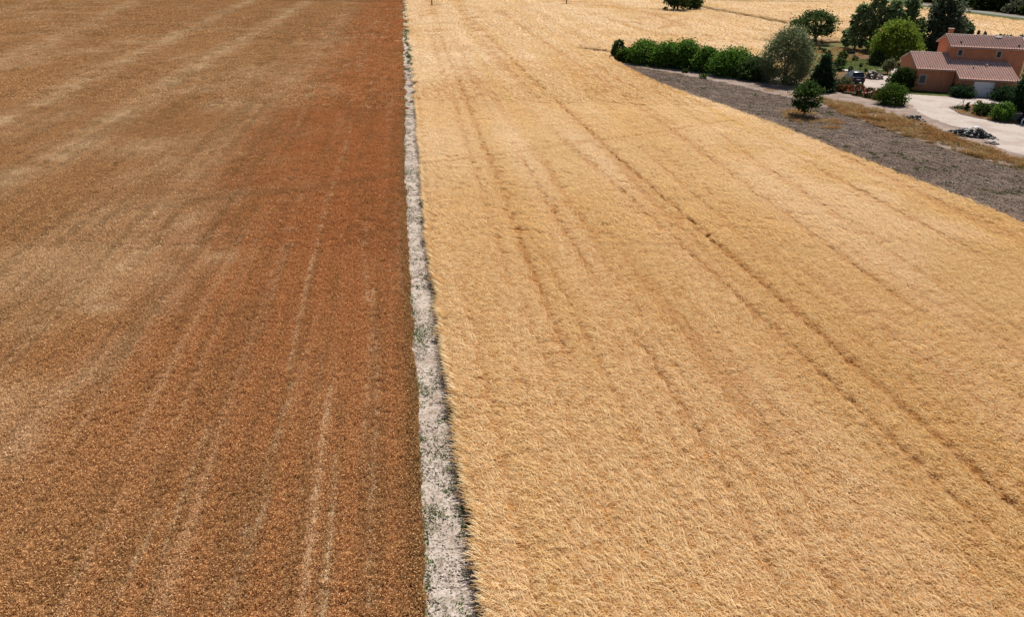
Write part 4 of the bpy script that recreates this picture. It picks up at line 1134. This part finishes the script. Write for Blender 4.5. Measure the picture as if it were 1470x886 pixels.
for x, y, sz, lb in ((1400, 193, .8, 'crumpled white plastic sheet on the long dark rubble heap'), (1385, 197, .45, 'small torn white sheet at the front of the long dark rubble heap')):
    X, Y = P(x, y); g = np.linspace(-.5, .5, 9); gx, gy = np.meshgrid(g, g)
    gz = .55 + .25 * fbm(gx * 5 + x, gy * 5, 1.0, int(x), 3) - .5 * (gx ** 2 + gy ** 2)
    i, j = np.meshgrid(np.arange(8), np.arange(8), indexing='ij'); a = (i * 9 + j).ravel()
    V_ = np.stack([gx * sz * (1 + .3 * fbm(gy * 7, gx * 3, 1, 3)), gy * sz * .6, gz], 2).reshape(-1, 3)
    so = tag(link('plastic_sheet', np_mesh('sheet', V_, np.stack([a, a + 1, a + 10, a + 9], 1)), [M_sheeting], loc=(X, Y, .25), rotz=-.5), lb, 'plastic sheet')
    so.modifiers.new('thickness', 'SOLIDIFY').thickness = .02
M_concrete = plain_mat('grey concrete', (.12, .115, .105), .25, 4, .9)
M_steel = plain_mat('galvanised steel', (.30, .30, .29), .2, 4, .5, .4, .4)
X, Y = P(1456.5, 175)
o = tag(link('water_tank', None, loc=(X, Y + .6, 0), rotz=-.15), 'grey box-shaped water tank with a pale open rim beside the cypress', 'tank')
MB().box((0, 0, .5), (1.45, 1.0, 1.0), bevel=.04).build('tank', M_concrete, o)
mb = MB()
for c, d in (((0, -.47, 1.045), (1.5, .09, .09)), ((0, .47, 1.045), (1.5, .09, .09)), ((-.705, 0, 1.045), (.09, .85, .09)), ((.705, 0, 1.045), (.09, .85, .09))): mb.box(c, d)
mb.build('rim', M_trim, o)
MB().box((0, 0, 1.012), (1.30, .84, .02)).build('water', M_glass, o)
X, Y = P(1471, 178)
o = tag(link('culvert_pipe', None, loc=(X + .25, Y + .5, .28), rotz=-.2), 'dark round pipe with a white rim at the right edge below the cypress', 'pipe')
mb = MB(); mb.tube([(0, -.5, 0), (0, .8, 0)], [.55, .55], 20); mb.build('barrel', M_plastic, o)
mb = MB()
n = 20
for k in range(n):
    a0, a1 = 2 * math.pi * k / n, 2 * math.pi * (k + 1) / n
    pt = lambda a, r, y: (math.cos(a) * r, y, math.sin(a) * r)
    mb.loft([[pt(a, .49, -.56), pt(a, .60, -.56), pt(a, .60, -.505), pt(a, .49, -.505)] for a in (a0, a1)], cap=False)
mb.build('rim', M_white, o)
X, Y = P(1380.5, 156)
o = tag(link('fence_post', None, loc=(X, Y, 0)), 'thin braced metal post at the tip of the driveway island', 'post')
MB().tube([(0, 0, -.1), (0, 0, 1.25)], .045, 8).build('post', M_steel, o)
MB().box((0, 0, 1.28), (.16, .16, .1), bevel=.02).build('cap', M_plastic, o)
MB().tube([(0, 0, 1.15), (-.85, .15, .0)], .025, 6).build('brace', M_steel, o)
X, Y = P(1214, 101)
o = tag(link('paving_slab', None, loc=(X, Y, 0)), 'flat white slab at the lower left of the lawn', 'slab')
mb = MB(); mb.box((0, 0, .06), (1.0, .8, .12), bevel=.02); mb.build('slab', M_white, o)
X, Y = P(1220, 103.5)
o = tag(link('planter', None, loc=(X, Y, 0)), 'dark planter tub just above the left corner of the car roof', 'planter')
MB().tube([(0, 0, 0), (0, 0, .5), (0, 0, .56)], [.28, .38, .41], 12).build('tub', M_plastic, o)
link('plant', crown_mesh(.5, 1.0, .42, 'dome', 14, 12, .14, 55)[0], [GREEN['dark']], o)
def furniture(name, label, x, y, L_, W_, H_, mat, back=False, rot=0):
    X, Y = P(x, y)
    o = tag(link(name, None, loc=(X, Y, 0), rotz=rot), label, name.split('_')[-1])
    MB().box((0, 0, H_), (L_, W_, .06), bevel=.015).build('seat' if back else 'top', mat, o)
    for sx in (-1, 1):
        for sy in (-1, 1): MB().box((sx * (L_ / 2 - .06), sy * (W_ / 2 - .06), (H_ - .03) / 2), (.06, .06, H_ - .03)).build('leg', mat, o)
    if back: MB().box((0, W_ / 2 - .02, H_ + .35), (L_, .05, .5), Matrix.Rotation(-.15, 4, 'X'), .015).build('backrest', mat, o)
    return o
furniture('garden_bench', 'dark garden bench at the back of the lawn', 1221, 81.5, 1.7, .55, .45, M_plastic, True)
furniture('garden_table', 'low dark table beside the small grey olive tree', 1266, 105, 1.5, .8, .6, M_shutter)
M_blue = plain_mat('blue fabric', (.03, .05, .16), .2, 5, .7)
X, Y = P(1297.5, 100)
furniture('garden_chair', 'blue garden chair by the left gable wall of the house', 1296, 104, .9, .8, .4, M_blue, True, 1.2)
X, Y = P(1290, 103)
o = tag(link('flower_pot', None, loc=(X, Y, 0)), 'round white pot near the left gable wall of the house', 'pot')
MB().tube([(0, 0, 0), (0, 0, .2), (0, 0, .45), (0, 0, .5)], [.2, .32, .3, .27], 12).build('pot', M_white, o, smooth=True)
link('plant', crown_mesh(.45, .8, .3, 'dome', 10, 10, .12, 56)[0], [GREEN['mid']], o)
sheet('patio', px((1277, 99), (1292, 97.5), (1294, 104), (1280, 105)), .03, M_drive, .8, .03, 21)

# ================================================================== GROUND COVER
rg = np.random.default_rng(11)
def cover(name, label, cat, polys, step, srcs, scl=(.7, 1.3), z=.0, dens=None, attrs=None, tilt=0):
    P_ = []
    for poly in polys:
        xs, ys = [p[0] for p in poly], [p[1] for p in poly]
        X, Y = np.meshgrid(np.arange(min(xs), max(xs), step), np.arange(min(ys), max(ys), step))
        x, y = X.ravel() + rg.uniform(-.5, .5, X.size) * step, Y.ravel() + rg.uniform(-.5, .5, X.size) * step
        k = in_poly(x, y, poly) & in_view(x, y)
        P_.append(np.stack([x[k], y[k]], 1))
    P_ = np.concatenate(P_)
    if dens is not None: P_ = P_[rg.uniform(0, 1, len(P_)) < dens(P_[:, 0], P_[:, 1])]
    n = len(P_)
    o = scatter_object(name, None, np.column_stack([P_, np.full(n, z)]), rg.integers(0, len(srcs), n), rg.uniform(0, 6.28, n), rg.uniform(*scl, n), {}, srcs)
    return tag(o, label, cat, kind='stuff')
def grass_mat(name, a, b, c, d):
    t = NT(name); sh = t.attr('shade')
    col = t.mix(t.maprange(t.noise(t.pos(), .25, 3, .6), .4, .6), t.ramp(sh, [(0, a), (1, b)]), t.ramp(sh, [(0, c), (1, d)]))
    return t.leaf(col, .35)
M_drygrass = grass_mat('dry grass', (.16, .08, .03), (.54, .29, .115), (.22, .145, .06), (.58, .41, .21))
M_weed = grass_mat('green weeds', (.025, .04, .012), (.10, .13, .04), (.035, .05, .018), (.14, .16, .06))
M_pweed0 = grass_mat('verge weeds', (.04, .05, .016), (.15, .16, .05), (.09, .065, .025), (.30, .22, .10))
bl = lambda n, size, ln, w, up=.5: np_mesh('p', *blades(n, size, ln, w, 0, 3.0, rg, zjit=.03, up=up, segs=2))
VG = px((1172, 141), (1185, 143), (1215, 148), (1260, 158), (1295, 166), (1320, 176), (1345, 186), (1370, 198), (1400, 208), (1440, 220), (1475, 231), (1560, 262), (1700, 310), (1700, 330), (1560, 282), (1470, 245), (1380, 219), (1300, 195), (1240, 174), (1200, 160))
LT = px((1122, 160), (1150, 156), (1180, 166), (1210, 176), (1200, 186), (1160, 181), (1130, 172))
cover('dry_grass', 'tall dry orange grass along the edge of the ploughed strip', 'dry grass', [VG], .34, [(bl(55, .55, .50, .03), M_drygrass) for _ in range(3)] + [(bl(45, .6, .42, .03), M_pweed0), (bl(30, .5, .7, .03), M_drygrass)],
      dens=lambda x, y: .12 + .9 * sstep(.34, .62, fbm(x, y, 1.8, 5)))
cover('dry_grass', 'patchy dry grass under and beside the lone small tree', 'dry grass', [LT], .4, [(bl(40, .5, .42, .025), M_drygrass) for _ in range(3)], dens=lambda x, y: sstep(.4, .7, fbm(x, y, 2.5, 6)))
GR2 = px((1240, 150), (1290, 150), (1315, 160), (1330, 175), (1300, 168), (1260, 160))
cover('dry_grass', 'sparse dry tufts on the pale gravel left of the driveway', 'dry grass', [GR2, px((905, 96), (1075, 128), (1170, 146), (1240, 158), (1240, 148), (1170, 137), (1075, 122), (905, 93))], .5, [(bl(30, .5, .28, .025), M_drygrass) for _ in range(3)], dens=lambda x, y: .8 * sstep(.52, .75, fbm(x, y, 3, 7)))
cover('dry_grass', 'rough straw-coloured grass around the garden below the fig tree', 'dry grass', [px((1095, 90), (1120, 66), (1215, 61), (1262, 68), (1240, 79), (1200, 92), (1160, 98))], .9, [(bl(40, 1.0, .4, .06), M_drygrass) for _ in range(3)], dens=lambda x, y: .8 * sstep(.4, .7, fbm(x, y, 6, 17)))
cover('island_grass', 'dry tufts among the shrubs on the driveway island', 'dry grass', [ISL], .5, [(bl(30, .5, .35, .03), M_drygrass) for _ in range(3)], z=.06, dens=lambda x, y: .7 * sstep(.4, .65, fbm(x, y, 2, 18)))
fl = lambda n, size, w, l, h: np_mesh('p', *flecks(n, size, w, l, h, rg))
cover('weeds', 'green weeds scattered over the grey ploughed strip', 'weeds', [SOIL], .5, [(fl(26, .5, .07, .15, .1), M_weed) for _ in range(3)], (.5, 1.3),
      dens=lambda x, y: .55 * sstep(.58, .78, fbm(x, y, 2.2, 9)) + .25 * sstep(.6, .75, fbm(x, y, 6, 19)))
M_clod = rock_mat('soil clods', (.06, .042, .031), (.27, .205, .163))
def rockpatch(n, size, r, rv=.5): 
    c = np.column_stack([rg.uniform(-size / 2, size / 2, (n, 2)), rg.uniform(-.3, .4, n) * r])
    return np_mesh('p', *rocks_np(c, r * rg.uniform(1 - rv, 1 + rv, n), rg))
cover('soil_clods', 'grey-brown clods of the ploughed strip', 'clods', [SOIL], 1.0, [(rockpatch(75, 1.15, .055), M_clod) for _ in range(4)], (.8, 1.25))
cover('field_stones', 'pale stones along the edge of the ploughed strip', 'stones', [SOIL], .8, [(rockpatch(5, .8, .07, .6), M_rockpale) for _ in range(3)], (.6, 1.2), dens=lambda x, y: np.where(np.abs(x - xof(WHEAT_R, y)) < 1.5, .9, .12) * sstep(.4, .6, fbm(x, y, 3, 29)))
cover('lawn_grass', 'short green grass on the lawn and below the house wall', 'grass', [px((1209, 86), (1240, 84), (1272, 91), (1282, 100), (1262, 105), (1230, 103), (1208, 97)), px((1297, 131), (1312, 129), (1372, 134), (1366, 138), (1298, 134.5))], .45, [(bl(60, .55, .13, .03), M_weed) for _ in range(3)])
# the chalk path: loose lumps, weeds, stalks and stalk shadows
yb = np.concatenate([np.arange(9, 60, 2.), np.arange(60, 320, 10.)])
PATHP = [(xof(PATH_L, v) - .15, v) for v in yb] + [(xof(PATH_R, v) + .3, v) for v in yb[::-1]]
M_lump = rock_mat('chalk lumps', (.20, .16, .13), (.47, .405, .35))
cover('path_stones', 'loose pale chalk stones on the path between the fields', 'stones', [PATHP], .42, [(rockpatch(34, .5, .028, .6), M_lump) for _ in range(4)], (.6, 1.5), .012, dens=lambda x, y: np.where(y < 130, .75 * sstep(.25, .6, fbm(x, y, .7, 33, 2)), .0))
def path_weed(x, y):
    l, r = xof(PATH_L, y), xof(PATH_R, y)
    u = (x - l) / (r - l)
    near = .3 * sstep(.53, .70, fbm(x, y, .7, 39, 2)) + .55 * (u < .08) * sstep(.35, .6, fbm(x, y, 1.5, 40)) + .35 * (u > .9) * sstep(.4, .6, fbm(x, y, 1.4, 43))
    for (qx, qy, rad, a) in ((600, 482, .7, .9), (640, 470, .5, .8), (612, 560, .5, .6), (622, 740, .35, .95), (662, 735, .25, .95), (630, 640, .6, .5), (608, 330, .6, .0)):
        cx_, cy_ = P(qx, qy); near = np.maximum(near, a * np.exp(-((x - cx_) ** 2 + ((y - cy_) / 1.8) ** 2) / rad ** 2))
    far = .5 * (u > .4) * sstep(110, 150, y) * sstep(.3, .5, fbm(x * 0, y, 14, 42)) + .1
    return np.where(y < 105, near, far)
M_pweed = grass_mat('path weeds', (.04, .075, .018), (.13, .22, .05), (.07, .09, .03), (.19, .23, .08))
cover('weeds', 'green weeds growing on the chalk path', 'weeds', [PATHP], .13, [(fl(16, .15, .03, .07, .1), M_pweed) for _ in range(4)], (.5, 1.5), .012, dens=lambda x, y: path_weed(x, y) * np.where(y > 105, .12, 1))
FARW = [(a, b) for a, b in PATHP if b > 100]
cover('weeds', 'taller green weeds on the far end of the chalk path', 'weeds', [FARW], .6, [(fl(40, .6, .10, .22, .22), M_pweed) for _ in range(3)], (.6, 1.3), .012, dens=lambda x, y: path_weed(x, y))
M_stalk_shadow = grass_mat('stalks and stalk shadows', (.10, .075, .05), (.36, .30, .24), (.06, .045, .03), (.30, .24, .19))  # grey blades, thickest by the wheat, imitate the shadows of its stalks
def pw2(x, y):
    l, r = xof(PATH_L, y), xof(PATH_R, y); u = (x - l) / (r - l)
    return np.clip(.03 + .8 * (u > .88) + .5 * (u < .05) + .25 * sstep(.55, .72, fbm(x, y, .9, 47, 2)), 0, 1) * (y < 100)
cover('stalks_and_shadows', 'short dead grey stalks on the path, standing in for stalk shadows along the wheat edge', 'stalks', [PATHP], .16, [(np_mesh('p', *blades(9, .16, .12, .012, R(160), 1.2, rg, zjit=.02, up=.4, segs=2)), M_stalk_shadow) for _ in range(4)], (.5, 1.4), .012, dens=pw2)
# crop plants left standing at the foot of the wheat's edge
